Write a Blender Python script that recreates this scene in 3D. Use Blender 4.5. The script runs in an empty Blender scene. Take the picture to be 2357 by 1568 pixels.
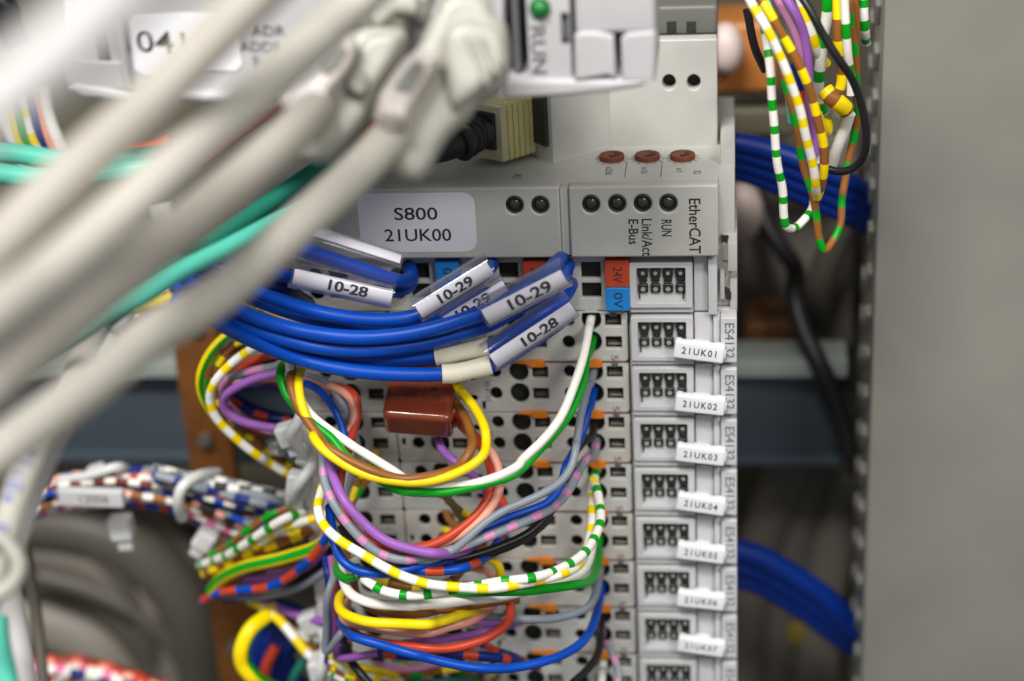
import bpy, bmesh, math, random, re
from mathutils import Vector, Matrix, noise
random.seed(7)
S = 0.001                                   # every length below is in millimetres, the scene is in metres
scn = bpy.context.scene
COL = scn.collection

# ------------------------------------------------------------------ camera, world, lamps
# rows of the world-to-camera matrix for (X right along the row, Y into the cabinet, Z up)
RX = Vector((0.99331247, 0.10361588, -0.05093211))
RY = Vector((-0.00204032, -0.42531257, -0.90504423))
RZ = Vector((-0.11543902, 0.89909564, -0.42225687))
CAM = Vector((-1.74253734, -366.36421254, 165.15446715))
F = 4300.0; CX = 1178.5; CY = 784.0         # focal length and centre, in units of a 2357-wide picture
cam = bpy.data.cameras.new('camera'); camo = bpy.data.objects.new('camera', cam); COL.objects.link(camo)
camo.matrix_world = Matrix.Translation(CAM*S) @ Matrix((RX, -RY, -RZ)).transposed().to_4x4()
cam.sensor_width = 36.0; cam.lens = F/2357*36.0
cam.clip_start = 0.01; cam.clip_end = 20
cam.dof.use_dof = True
cam.dof.focus_distance = 0.388
cam.dof.aperture_fstop = cam.lens/9.0
cam.dof.aperture_blades = 0
scn.camera = camo
w = bpy.data.worlds.new('World'); scn.world = w; w.use_nodes = True
wn = w.node_tree; wg = wn.nodes.new('ShaderNodeTexCoord'); wx = wn.nodes.new('ShaderNodeSeparateXYZ'); wr = wn.nodes.new('ShaderNodeValToRGB')
wm = wn.nodes.new('ShaderNodeMapRange'); wm.inputs['From Min'].default_value = -1; wm.inputs['From Max'].default_value = 1
wn.links.new(wg.outputs['Generated'], wx.inputs[0]); wn.links.new(wx.outputs[2], wm.inputs['Value']); wn.links.new(wm.outputs[0], wr.inputs[0])
wr.color_ramp.elements[0].position = 0.25; wr.color_ramp.elements[0].color = (0.13, 0.12, 0.11, 1)      # dim floor
wr.color_ramp.elements[1].position = 0.85; wr.color_ramp.elements[1].color = (0.95, 0.98, 1.0, 1)       # bright ceiling
wn.links.new(wr.outputs[0], wn.nodes['Background'].inputs[0])
wn.nodes['Background'].inputs[1].default_value = 0.60
def lamp(name, loc, target, sx, sy, power, col):
    l = bpy.data.lights.new(name, 'AREA'); l.shape = 'RECTANGLE'; l.size = sx*S; l.size_y = sy*S
    l.energy = power; l.color = col
    o = bpy.data.objects.new(name, l); COL.objects.link(o)
    o.location = Vector(loc)*S
    o.rotation_euler = (Vector(target)-Vector(loc)).to_track_quat('-Z', 'Y').to_euler()
    o['label'] = 'ceiling lamp tube over the open cabinet'; o['category'] = 'lamp'
    return o
lamp('ceiling_lamp', (-250, -700, 1000), (-40, 0, -20), 600, 150, 21, (1.0, 0.975, 0.93))
lamp('ceiling_lamp', (500, -900, 800), (-40, 0, -20), 350, 120, 7, (1.0, 0.96, 0.9))
scn.view_settings.view_transform = 'Standard'; scn.view_settings.look = 'None'
scn.view_settings.exposure = 0.0; scn.view_settings.gamma = 1.0
scn.render.engine = 'CYCLES'
scn.cycles.use_denoising = True
scn.cycles.max_bounces = 6; scn.cycles.transparent_max_bounces = 12
scn.cycles.caustics_reflective = False; scn.cycles.caustics_refractive = False

# ------------------------------------------------------------------ coordinates
TX = dict(a=(0,0), b=(600,0), c=(1200,0), d=(1760,0), e=(0,550), f=(600,550), g=(1200,550), h=(1760,550),
          i=(0,1103), j=(400,1103), k=(1000,1103), l=(1600,1103), m=(300,250))
def pix(t, x, y):
    if t == 'o': return x, y
    ox, oy = TX[t]
    return ox*0.92070 + x*0.35222, oy*0.92070 + y*0.35222
def ray(x, y):
    a, b = (x-CX)/F, (y-CY)/F
    return RX*a + RY*b + RZ
def atY(x, y, Y):
    d = ray(x, y); return CAM + d*((Y-CAM.y)/d.y)
def atD(x, y, dist):
    return CAM + ray(x, y)*dist
ZB = [0, 0, -12.1, -24.6, -37.2, -49.9, -62.6, -75.4, -88.2, -101.1]     # upper edge of terminal row r is ZB[r]
HOLE = {'a': -2.5, 'b': -7.8}
COLX = [(-26.6, -31.3, -36.4), (-43.0, -47.7, -53.0), (-61.9, -66.4, -71.3), (-80.0, -85.6, -91.0)]
def path(spec):
    """'f 10,20,-5 30,40 H1a' -> world points; third number = depth Y, or @distance from the lens; gaps are interpolated"""
    t = 'o'; pts = []; hs = None
    for tok in spec.split():
        if len(tok) == 1: t = tok; continue
        m = re.match(r'H(\d)([ab])(\d?)$', tok)
        if m:
            r = int(m.group(1)); c = int(m.group(3) or 0)
            z = ZB[r] + HOLE[m.group(2)] + (0.5 if r == 1 else 0)
            hole = [Vector((COLX[c][1], 2.8, z+0.2)), Vector((COLX[c][1], 0, z-0.2)), Vector((COLX[c][1]-0.3, -4, z-1.2))]
            if pts: hole.reverse()
            pts += [('w', h) for h in hole]; continue
        v = tok.split(',')
        x, y = pix(t, float(v[0]), float(v[1]))
        k = v[2] if len(v) > 2 else None
        pts.append(['p', x, y, k])
    # fill depths
    idx = [n for n, p in enumerate(pts) if p[0] == 'w' or p[3] is not None]
    out = []
    for n, p in enumerate(pts):
        if p[0] == 'w': out.append(p[1]); continue
        if p[3] is not None:
            out.append(atD(p[1], p[2], float(p[3][1:])) if p[3][0] == '@' else atY(p[1], p[2], float(p[3])))
            continue
        lo = max([q for q in idx if q < n], default=None); hi = min([q for q in idx if q > n], default=None)
        def depth(q):
            P = pts[q]
            if P[0] == 'w': return ('Y', P[1].y)
            return ('D', float(P[3][1:])) if P[3][0] == '@' else ('Y', float(P[3]))
        A = depth(lo) if lo is not None else depth(hi); B = depth(hi) if hi is not None else A
        u = 0 if lo is None or hi is None else (n-lo)/(hi-lo)
        if A[0] == 'D': out.append(atD(p[1], p[2], A[1]+(B[1]-A[1])*u))
        else:
            u = u*u*(3-2*u) if False else u
            out.append(atY(p[1], p[2], A[1]+(B[1]-A[1])*u))
    return out
def smooth(pts, sub=7, wob=0.0):
    keep = [pts[0]]
    for p in pts[1:-1]:
        if (p-keep[-1]).length > 1.6 and (p-pts[-1]).length > 1.6: keep.append(p)
    pts = keep+[pts[-1]]
    if len(pts) < 3: return [pts[0].lerp(pts[-1], i/8) for i in range(9)]
    P = [2*pts[0]-pts[1]] + list(pts) + [2*pts[-1]-pts[-2]]
    out = []
    for i in range(1, len(P)-2):
        p0, p1, p2, p3 = P[i-1:i+3]
        t0 = 0; t1 = t0+max((p1-p0).length, .05)**.5; t2 = t1+max((p2-p1).length, .05)**.5; t3 = t2+max((p3-p2).length, .05)**.5
        for s in range(sub):
            t = t1+(t2-t1)*s/sub
            A1 = p0*((t1-t)/(t1-t0))+p1*((t-t0)/(t1-t0)); A2 = p1*((t2-t)/(t2-t1))+p2*((t-t1)/(t2-t1)); A3 = p2*((t3-t)/(t3-t2))+p3*((t-t2)/(t3-t2))
            B1 = A1*((t2-t)/(t2-t0))+A2*((t-t0)/(t2-t0)); B2 = A2*((t3-t)/(t3-t1))+A3*((t-t1)/(t3-t1))
            out.append(B1*((t2-t)/(t2-t1))+B2*((t-t1)/(t2-t1)))
    out.append(P[-2].copy())
    if wob:
        ph = random.random()*50
        for i, q in enumerate(out):
            e = min(i, len(out)-1-i)/6.0; e = min(e, 1.0)*wob
            out[i] = q + Vector((noise.noise(Vector((q.x*.09+ph, q.z*.09, q.y*.09))), noise.noise(Vector((q.x*.09, q.z*.09+ph, 7.0))), noise.noise(Vector((q.x*.09, q.z*.09-ph, 3.0)))))*e
    for _ in range(2 if wob else 3):
        out = [out[0]] + [(out[i-1]+out[i]*2+out[i+1])/4 for i in range(1, len(out)-1)] + [out[-1]]
    return out

# ------------------------------------------------------------------ object helpers
def wloc(o):
    v = Vector((0, 0, 0))
    while o is not None: v = v + o.location; o = o.parent
    return v
def tag(o, label=None, cat=None, group=None, kind=None):
    if label: o['label'] = label
    if cat: o['category'] = cat
    if group: o['group'] = group
    if kind: o['kind'] = kind
    return o
def thing(name, label, cat, loc, group=None, kind=None):
    o = bpy.data.objects.new(name, None); COL.objects.link(o)
    o.location = Vector(loc)*S; o.empty_display_size = 0.005
    return tag(o, label, cat, group, kind)
def put(name, me, mat, parent=None):
    """me in world millimetres -> object with its origin at its own centre, in metres"""
    n = len(me.vertices)
    if not n: return None
    c = sum((v.co for v in me.vertices), Vector())/n
    me.transform(Matrix.Scale(S, 4) @ Matrix.Translation(-c))
    if mat is not None: me.materials.clear(); me.materials.append(mat)
    o = bpy.data.objects.new(name, me); COL.objects.link(o)
    if parent is not None: o.parent = parent
    o.location = c*S - (wloc(parent) if parent is not None else Vector())
    return o
def shade(me, on=True, ang=40):
    if on:
        me.polygons.foreach_set('use_smooth', [True]*len(me.polygons))
        try: me.set_sharp_from_angle(angle=math.radians(ang))
        except Exception: pass
def from_bm(bm, name, mat, parent=None, sm=True, ang=40):
    bmesh.ops.recalc_face_normals(bm, faces=bm.faces)
    me = bpy.data.meshes.new(name); bm.to_mesh(me); bm.free()
    shade(me, sm, ang)
    return put(name, me, mat, parent)
def add_box(bm, c, ax, h, bev=0.0, seg=2):
    """box centre c, axes ax (three unit vectors), half sizes h"""
    b = bmesh.new(); bmesh.ops.create_cube(b, size=2.0)
    if bev > 0:
        bmesh.ops.scale(b, vec=h, verts=b.verts)
        bmesh.ops.bevel(b, geom=b.edges[:], offset=min(bev, min(h)*0.95), segments=seg, profile=0.6, affect='EDGES')
    else: bmesh.ops.scale(b, vec=h, verts=b.verts)
    M = Matrix((ax[0], ax[1], ax[2])).transposed().to_4x4(); M.translation = c
    bmesh.ops.transform(b, matrix=M, verts=b.verts)
    t = bpy.data.meshes.new('t'); b.to_mesh(t); b.free(); bm.from_mesh(t); bpy.data.meshes.remove(t)
AX = (Vector((1,0,0)), Vector((0,1,0)), Vector((0,0,1)))
CAX = (RX, RZ, -RY)          # right, away, up as the camera sees them
def bx(bm, x0, x1, y0, y1, z0, z1, bev=0.0, seg=2):
    add_box(bm, Vector(((x0+x1)/2, (y0+y1)/2, (z0+z1)/2)), AX, (abs(x1-x0)/2, abs(y1-y0)/2, abs(z1-z0)/2), bev, seg)
def box(name, x0, x1, y0, y1, z0, z1, mat, parent=None, bev=0.0, seg=2):
    bm = bmesh.new(); bx(bm, x0, x1, y0, y1, z0, z1, bev, seg); return from_bm(bm, name, mat, parent)
def cyl(bm, c, axis, r, h, n=20, r2=None):
    """solid from c along axis by h"""
    axis = axis.normalized(); u = axis.orthogonal().normalized(); v = axis.cross(u)
    r2 = r if r2 is None else r2
    A = [bm.verts.new(c+(u*math.cos(2*math.pi*i/n)+v*math.sin(2*math.pi*i/n))*r) for i in range(n)]
    B = [bm.verts.new(c+axis*h+(u*math.cos(2*math.pi*i/n)+v*math.sin(2*math.pi*i/n))*r2) for i in range(n)]
    for i in range(n): bm.faces.new((A[i], A[(i+1)%n], B[(i+1)%n], B[i]))
    bm.faces.new(A[::-1]); bm.faces.new(B)
def ring(bm, c, axis, r, rt, n=24, m=10, sx=1.0):
    axis = axis.normalized(); u = axis.orthogonal().normalized(); v = axis.cross(u)
    V = []
    for i in range(n):
        a = 2*math.pi*i/n; rad = u*math.cos(a)*sx+v*math.sin(a); p = c+rad*r
        V.append([bm.verts.new(p+(rad.normalized()*math.cos(2*math.pi*j/m)+axis*math.sin(2*math.pi*j/m))*rt) for j in range(m)])
    for i in range(n):
        for j in range(m): bm.faces.new((V[i][j], V[(i+1)%n][j], V[(i+1)%n][(j+1)%m], V[i][(j+1)%m]))
def tube_mesh(name, pts, r, n=12, caps=True, rfun=None, off=0.0):
    verts = []; faces = []; uvs = []
    T = []
    for i in range(len(pts)):
        a = pts[max(i-1, 0)]; b = pts[min(i+1, len(pts)-1)]
        t = (b-a); T.append(t.normalized() if t.length > 1e-6 else (T[-1] if T else Vector((1, 0, 0))))
    nrm = T[0].cross(Vector((0.3, -1, 0.2))).normalized()
    L = off; lens = []
    for i, p in enumerate(pts):
        if i: L += (p-pts[i-1]).length
        lens.append(L)
        nrm = (nrm - T[i]*nrm.dot(T[i])).normalized(); bn = T[i].cross(nrm)
        rr = r*(rfun(i/(len(pts)-1)) if rfun else 1.0)
        for k in range(n):
            a = 2*math.pi*k/n
            verts.append(p+(nrm*math.cos(a)+bn*math.sin(a))*rr)
    for i in range(len(pts)-1):
        for k in range(n):
            k2 = (k+1) % n
            faces.append((i*n+k, i*n+k2, (i+1)*n+k2, (i+1)*n+k))
            uvs.append(((lens[i], k/n), (lens[i], (k+1)/n), (lens[i+1], (k+1)/n), (lens[i+1], k/n)))
    if caps:
        faces.append(tuple(range(n))[::-1]); uvs.append(tuple((lens[0], .5) for _ in range(n)))
        q = (len(pts)-1)*n; faces.append(tuple(q+k for k in range(n))); uvs.append(tuple((lens[-1], .5) for _ in range(n)))
    me = bpy.data.meshes.new(name); me.from_pydata([tuple(v) for v in verts], [], faces)
    uv = me.uv_layers.new(name='uv'); flat = [c for f in uvs for p in f for c in p]
    uv.data.foreach_set('uv', flat); me.update(); shade(me, True, 60)
    return me
def tube(name, pts, r, mat, parent=None, **kw):
    return put(name, tube_mesh(name, pts, r, **kw), mat, parent)
def curve_mesh(polys, extr, bev, res=2):
    """2D outlines (first = outer, rest = holes) -> filled, extruded, bevelled mesh lying in XY, thickness along Z (0..2*extr)"""
    cu = bpy.data.curves.new('c', 'CURVE'); cu.dimensions = '2D'; cu.fill_mode = 'BOTH'
    cu.extrude = max(extr-bev, 0.0); cu.bevel_depth = bev; cu.bevel_resolution = res; cu.offset = -bev
    for p in polys:
        s = cu.splines.new('POLY'); s.points.add(len(p)-1)
        for q, (x, y) in zip(s.points, p): q.co = (x, y, 0, 1)
        s.use_cyclic_u = True
    o = bpy.data.objects.new('c', cu); COL.objects.link(o)
    dg = bpy.context.evaluated_depsgraph_get(); me = bpy.data.meshes.new_from_object(o.evaluated_get(dg))
    bpy.data.objects.remove(o); bpy.data.curves.remove(cu)
    return me
def circ(cx, cy, r, n=20, ry=None):
    ry = ry or r
    return [(cx+r*math.cos(2*math.pi*i/n), cy+ry*math.sin(2*math.pi*i/n)) for i in range(n)]
def rect(x0, x1, y0, y1, r=0.0, n=4):
    if r <= 0: return [(x0, y0), (x1, y0), (x1, y1), (x0, y1)]
    out = []
    for cx, cy, a in ((x1-r, y0+r, -90), (x1-r, y1-r, 0), (x0+r, y1-r, 90), (x0+r, y0+r, 180)):
        out += [(cx+r*math.cos(math.radians(a+90*i/n)), cy+r*math.sin(math.radians(a+90*i/n))) for i in range(n+1)]
    return out
def plate(name, polys, y0, y1, mat, parent=None, bev=0.15, sm=True):
    """outlines given as (X, Z) on the panel, filling the depth from y0 (front) to y1"""
    me = curve_mesh(polys, (y1-y0)/2, bev)
    # curve x,y,z -> world X, Z, Y
    M = Matrix(((1, 0, 0, 0), (0, 0, 1, (y0+y1)/2), (0, 1, 0, 0), (0, 0, 0, 1)))
    me.transform(M); me.flip_normals(); shade(me, sm, 35)
    return put(name, me, mat, parent)
def outline(name, spec, dist, thick, mat, parent=None, bev=1.0, res=4, sub=0):
    """closed outline seen at a distance from the lens, turned into a solid of the given thickness behind that plane"""
    t = 'o'; pts = []
    for tok in spec.split():
        if len(tok) == 1: t = tok; continue
        x, y = map(float, tok.split(',')); x, y = pix(t, x, y)
        pts.append(((x-CX)/F*dist, -(y-CY)/F*dist))
    if sub:
        n = len(pts); q = []
        for i in range(n):
            p0, p1, p2, p3 = (Vector(pts[(i+k-1) % n]) for k in range(4))
            for s in range(sub):
                u = s/sub
                q.append(tuple(0.5*((2*p1)+(p2-p0)*u+(2*p0-5*p1+4*p2-p3)*u*u+(3*p1-p0-3*p2+p3)*u**3)))
        pts = q
    me = curve_mesh([pts], thick/2, bev, res)
    M = Matrix((RX, -RY, RZ)).transposed().to_4x4(); M.translation = CAM + RZ*(dist+thick/2)
    me.transform(M); me.flip_normals(); shade(me, True, 50)
    return put(name, me, mat, parent)
def glyphs(s, size, align='CENTER', bold=0.0, space=1.0, xs=1.0):
    cu = bpy.data.curves.new('t', 'FONT'); cu.body = s; cu.size = size; cu.align_x = align; cu.align_y = 'CENTER'
    cu.offset = bold; cu.space_character = space; cu.resolution_u = 3
    o = bpy.data.objects.new('t', cu); COL.objects.link(o)
    dg = bpy.context.evaluated_depsgraph_get(); me = bpy.data.meshes.new_from_object(o.evaluated_get(dg))
    bpy.data.objects.remove(o); bpy.data.curves.remove(cu)
    if xs != 1.0: me.transform(Matrix.Diagonal((xs, 1, 1, 1)))
    return me
def text(s, size, c, right, up, mat, parent, bold=0.0, space=1.0, xs=1.0, name='lettering'):
    me = glyphs(s, size, 'CENTER', bold, space, xs)
    right = right.normalized(); up = (up-right*up.dot(right)).normalized(); nr = right.cross(up)
    M = Matrix((right, up, nr)).transposed().to_4x4(); M.translation = c
    me.transform(M); return put(name, me, mat, parent)

# ------------------------------------------------------------------ materials
MATS = {}
def nodes(name):
    m = bpy.data.materials.new(name); m.use_nodes = True
    return m, m.node_tree, m.node_tree.nodes['Principled BSDF']
def plastic(name, col, rough=0.45, var=0.06, scale=400.0, bump=0.02, spec=0.5, metal=0.0, sss=0.0, coat=0.0):
    m, nt, b = nodes(name)
    tc = nt.nodes.new('ShaderNodeTexCoord'); nz = nt.nodes.new('ShaderNodeTexNoise')
    nz.inputs['Scale'].default_value = scale; nz.inputs['Detail'].default_value = 4
    nt.links.new(tc.outputs['Object'], nz.inputs['Vector'])
    mp = nt.nodes.new('ShaderNodeMapRange'); mp.inputs['From Min'].default_value = 0.3; mp.inputs['From Max'].default_value = 0.7
    mp.inputs['To Min'].default_value = 1-var; mp.inputs['To Max'].default_value = 1+var*0.4
    nt.links.new(nz.outputs['Fac'], mp.inputs['Value'])
    mx = nt.nodes.new('ShaderNodeVectorMath'); mx.operation = 'SCALE'; mx.inputs[0].default_value = col
    nt.links.new(mp.outputs[0], mx.inputs['Scale']); nt.links.new(mx.outputs[0], b.inputs['Base Color'])
    r2 = nt.nodes.new('ShaderNodeMapRange'); r2.inputs['To Min'].default_value = rough-0.07; r2.inputs['To Max'].default_value = rough+0.1
    nt.links.new(nz.outputs['Fac'], r2.inputs['Value']); nt.links.new(r2.outputs[0], b.inputs['Roughness'])
    if bump:
        n2 = nt.nodes.new('ShaderNodeTexNoise'); n2.inputs['Scale'].default_value = scale*6; nt.links.new(tc.outputs['Object'], n2.inputs['Vector'])
        bp = nt.nodes.new('ShaderNodeBump'); bp.inputs['Strength'].default_value = bump; bp.inputs['Distance'].default_value = 0.0003
        nt.links.new(n2.outputs['Fac'], bp.inputs['Height']); nt.links.new(bp.outputs[0], b.inputs['Normal'])
    b.inputs['Specular IOR Level'].default_value = spec; b.inputs['Metallic'].default_value = metal
    if sss: b.inputs['Subsurface Weight'].default_value = sss; b.inputs['Subsurface Radius'].default_value = (.002, .002, .0015); b.inputs['Subsurface Scale'].default_value = 1.0
    if coat: b.inputs['Coat Weight'].default_value = coat; b.inputs['Coat Roughness'].default_value = 0.08
    return m
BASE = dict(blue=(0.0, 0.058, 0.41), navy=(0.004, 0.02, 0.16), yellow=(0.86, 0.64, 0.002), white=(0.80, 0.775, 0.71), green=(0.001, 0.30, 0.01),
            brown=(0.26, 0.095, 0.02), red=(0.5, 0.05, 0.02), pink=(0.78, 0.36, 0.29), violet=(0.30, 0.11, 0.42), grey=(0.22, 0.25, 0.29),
            black=(0.012, 0.012, 0.014), rose=(0.55, 0.22, 0.40), magenta=(0.75, 0.16, 0.35), peach=(0.75, 0.33, 0.24), teal=(0.085, 0.47, 0.36), dkteal=(0.012, 0.17, 0.115), shaded_blue=(0.001, 0.022, 0.20),
            maroon=(0.16, 0.03, 0.02))
def solid(c):
    k = 'wire_'+c
    if k not in MATS: MATS[k] = plastic(k, BASE[c], 0.36, 0.05, 300, 0.015, 0.3)
    return MATS[k]
def band(c1, c2, period=6.2, duty=0.42, lengthwise=False):
    k = 'wire_%s_%s_%s' % (c1, c2, period)
    if k in MATS: return MATS[k]
    m, nt, b = nodes(k)
    uv = nt.nodes.new('ShaderNodeUVMap'); uv.uv_map = 'uv'
    sp = nt.nodes.new('ShaderNodeSeparateXYZ'); nt.links.new(uv.outputs[0], sp.inputs[0])
    def mth(op, a, v=None):
        n = nt.nodes.new('ShaderNodeMath'); n.operation = op; nt.links.new(a, n.inputs[0])
        if v is not None: n.inputs[1].default_value = v
        return n.outputs[0]
    if lengthwise:
        f = mth('FRACT', mth('MULTIPLY', sp.outputs[1], 2.0)); g = mth('LESS_THAN', f, duty)
    else:
        nz = nt.nodes.new('ShaderNodeTexNoise'); nz.inputs['Scale'].default_value = 0.23
        cb = nt.nodes.new('ShaderNodeCombineXYZ'); nt.links.new(sp.outputs[0], cb.inputs[0]); nt.links.new(cb.outputs[0], nz.inputs['Vector'])
        ad = nt.nodes.new('ShaderNodeMath'); ad.operation = 'MULTIPLY_ADD'; nt.links.new(nz.outputs['Fac'], ad.inputs[0]); ad.inputs[1].default_value = 2.6
        nt.links.new(sp.outputs[0], ad.inputs[2])
        f = mth('FRACT', mth('DIVIDE', ad.outputs[0], period)); g = mth('LESS_THAN', f, duty)
    mx = nt.nodes.new('ShaderNodeMix'); mx.data_type = 'RGBA'; nt.links.new(g, mx.inputs['Factor'])
    mx.inputs['A'].default_value = (*BASE[c1], 1); mx.inputs['B'].default_value = (*BASE[c2], 1)
    nt.links.new(mx.outputs['Result'], b.inputs['Base Color']); b.inputs['Roughness'].default_value = 0.38; b.inputs['Specular IOR Level'].default_value = 0.3
    MATS[k] = m; return m
M = {}
M['housing'] = plastic('housing_plastic', (0.54, 0.535, 0.50), 0.5, 0.10, 120, 0.03)
M['housing_b'] = plastic('housing_plastic_yellowed', (0.535, 0.515, 0.465), 0.5, 0.14, 100, 0.03)
M['housing_c'] = plastic('housing_plastic_cool', (0.52, 0.525, 0.51), 0.5, 0.12, 140, 0.03)
M['white'] = plastic('white_plastic', (0.53, 0.53, 0.54), 0.5, 0.06, 150, 0.03)
M['coupler'] = plastic('coupler_plastic', (0.47, 0.465, 0.435), 0.48, 0.10, 90, 0.04)
M['sticker'] = plastic('sticker_paper', (0.74, 0.73, 0.78), 0.6, 0.05, 60, 0.01)
M['device'] = plastic('device_plastic', (0.46, 0.45, 0.465), 0.45, 0.06, 60, 0.02)
M['tagwhite'] = plastic('marker_card', (0.92, 0.90, 0.86), 0.55, 0.05, 200, 0.01)
M['ink'] = plastic('black_ink', (0.014, 0.015, 0.016), 0.6, 0.1, 300, 0)
M['greyink'] = plastic('grey_ink', (0.10, 0.10, 0.11), 0.6, 0.1, 300, 0)
M['blueink'] = plastic('blue_ink', (0.03, 0.06, 0.45), 0.6, 0.1, 300, 0)
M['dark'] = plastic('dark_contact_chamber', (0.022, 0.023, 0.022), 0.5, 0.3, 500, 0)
M['spring'] = plastic('spring_steel', (0.25, 0.24, 0.2), 0.4, 0.2, 500, 0, metal=0.7)
M['orange'] = plastic('orange_plastic', (0.72, 0.21, 0.01), 0.5, 0.08, 200, 0.02)
M['brownline'] = plastic('brown_gasket', (0.16, 0.06, 0.02), 0.6, 0.2, 300, 0)
M['ledblack'] = plastic('led_black', (0.02, 0.021, 0.02), 0.35, 0.2, 300, 0)
M['ledclear'] = plastic('led_lens_grey', (0.32, 0.33, 0.29), 0.2, 0.1, 300, 0)
M['redtag'] = plastic('red_tag', (0.46, 0.055, 0.02), 0.45, 0.1, 200, 0)
M['bluetag'] = plastic('blue_tag', (0.01, 0.21, 0.60), 0.45, 0.1, 200, 0)
M['rotary'] = plastic('rotary_orange', (0.17, 0.038, 0.014), 0.6, 0.15, 200, 0.02)
M['cream'] = plastic('cream_plastic', (0.74, 0.66, 0.28), 0.5, 0.12, 150, 0.03)
M['creamend'] = plastic('pale_cream_plastic', (0.66, 0.62, 0.40), 0.5, 0.12, 150, 0.03)
M['ethernet'] = plastic('grey_cable_jacket', (0.41, 0.39, 0.345), 0.5, 0.05, 30, 0.02)
M['ethernet2'] = plastic('warm_grey_cable_jacket', (0.345, 0.32, 0.28), 0.5, 0.05, 30, 0.02)
M['ethlight'] = plastic('light_cable_jacket', (0.42, 0.41, 0.41), 0.4, 0.05, 30, 0.02)
M['boot'] = plastic('translucent_boot', (0.37, 0.37, 0.32), 0.35, 0.22, 90, 0.05, sss=0.1)
M['bootclip'] = plastic('boot_latch', (0.52, 0.47, 0.43), 0.35, 0.12, 60, 0.02, sss=0.1)
M['bootdark'] = plastic('boot_window', (0.16, 0.16, 0.14), 0.4, 0.2, 60, 0)
M['rubber'] = plastic('black_rubber', (0.018, 0.016, 0.018), 0.45, 0.2, 60, 0.03)
M['cap'] = plastic('capacitor_resin', (0.22, 0.042, 0.016), 0.14, 0.12, 90, 0.01, 0.6, coat=0.6)
M['capink'] = plastic('capacitor_ink', (0.07, 0.015, 0.008), 0.4, 0.2, 200, 0)
M['tie'] = plastic('natural_nylon', (0.60, 0.61, 0.61), 0.35, 0.06, 100, 0.02, sss=0.3)
M['ferrule'] = plastic('cream_sleeve', (0.68, 0.64, 0.52), 0.45, 0.07, 250, 0.05)
M['steel'] = plastic('zinc_plate', (0.20, 0.195, 0.172), 0.5, 0.14, 26, 0.02)
M['lug'] = plastic('dull_zinc', (0.19, 0.185, 0.165), 0.55, 0.2, 60, 0.02)
M['shaded_cap'] = plastic('shaded_cap_plastic', (0.13, 0.13, 0.115), 0.4, 0.15, 60, 0.02)  # shade on the recessed cap is put into this dark colour
M['steeledge'] = plastic('zinc_strip', (0.42, 0.41, 0.38), 0.4, 0.2, 60, 0.02, metal=0.4)
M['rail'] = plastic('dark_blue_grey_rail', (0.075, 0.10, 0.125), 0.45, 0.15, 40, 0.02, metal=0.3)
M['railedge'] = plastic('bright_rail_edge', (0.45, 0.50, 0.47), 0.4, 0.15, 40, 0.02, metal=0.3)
M['copper'] = plastic('copper_bar', (0.30, 0.115, 0.03), 0.42, 0.45, 60, 0.05, metal=0.6)
M['back'] = plastic('mounting_plate', (0.11, 0.10, 0.065), 0.6, 0.35, 14, 0.03)
M['dkcable'] = plastic('dark_grey_cable', (0.085, 0.075, 0.06), 0.5, 0.15, 30, 0.02)
M['ltcable'] = plastic('ash_grey_cable', (0.19, 0.17, 0.145), 0.5, 0.12, 30, 0.02)
M['amber'] = plastic('orange_fuse_holder', (0.55, 0.20, 0.045), 0.4, 0.2, 60, 0.02)
M['knob'] = plastic('pale_pink_insulator', (0.62, 0.50, 0.46), 0.4, 0.05, 60, 0)
M['grn'] = plastic('green_lens', (0.01, 0.16, 0.03), 0.25, 0.1, 60, 0)
def clear(name):
    m, nt, b = nodes(name); nt.nodes.remove(b)
    tr = nt.nodes.new('ShaderNodeBsdfTransparent'); tr.inputs[0].default_value = (0.95, 0.95, 0.985, 1)
    gl = nt.nodes.new('ShaderNodeBsdfGlossy'); gl.inputs['Roughness'].default_value = 0.12
    df = nt.nodes.new('ShaderNodeBsdfDiffuse'); df.inputs[0].default_value = (0.55, 0.55, 0.62, 1)
    lw = nt.nodes.new('ShaderNodeLayerWeight'); lw.inputs['Blend'].default_value = 0.35
    mp = nt.nodes.new('ShaderNodeMapRange'); mp.inputs['To Min'].default_value = 0.015; mp.inputs['To Max'].default_value = 0.6
    nt.links.new(lw.outputs['Facing'], mp.inputs['Value'])
    a = nt.nodes.new('ShaderNodeMixShader'); a.inputs[0].default_value = 0.45; nt.links.new(gl.outputs[0], a.inputs[1]); nt.links.new(df.outputs[0], a.inputs[2])
    c = nt.nodes.new('ShaderNodeMixShader'); nt.links.new(mp.outputs[0], c.inputs[0]); nt.links.new(tr.outputs[0], c.inputs[1]); nt.links.new(a.outputs[0], c.inputs[2])
    nt.links.new(c.outputs[0], nt.nodes['Material Output'].inputs['Surface'])
    return m
M['clear'] = clear('clear_sleeve')
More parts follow.
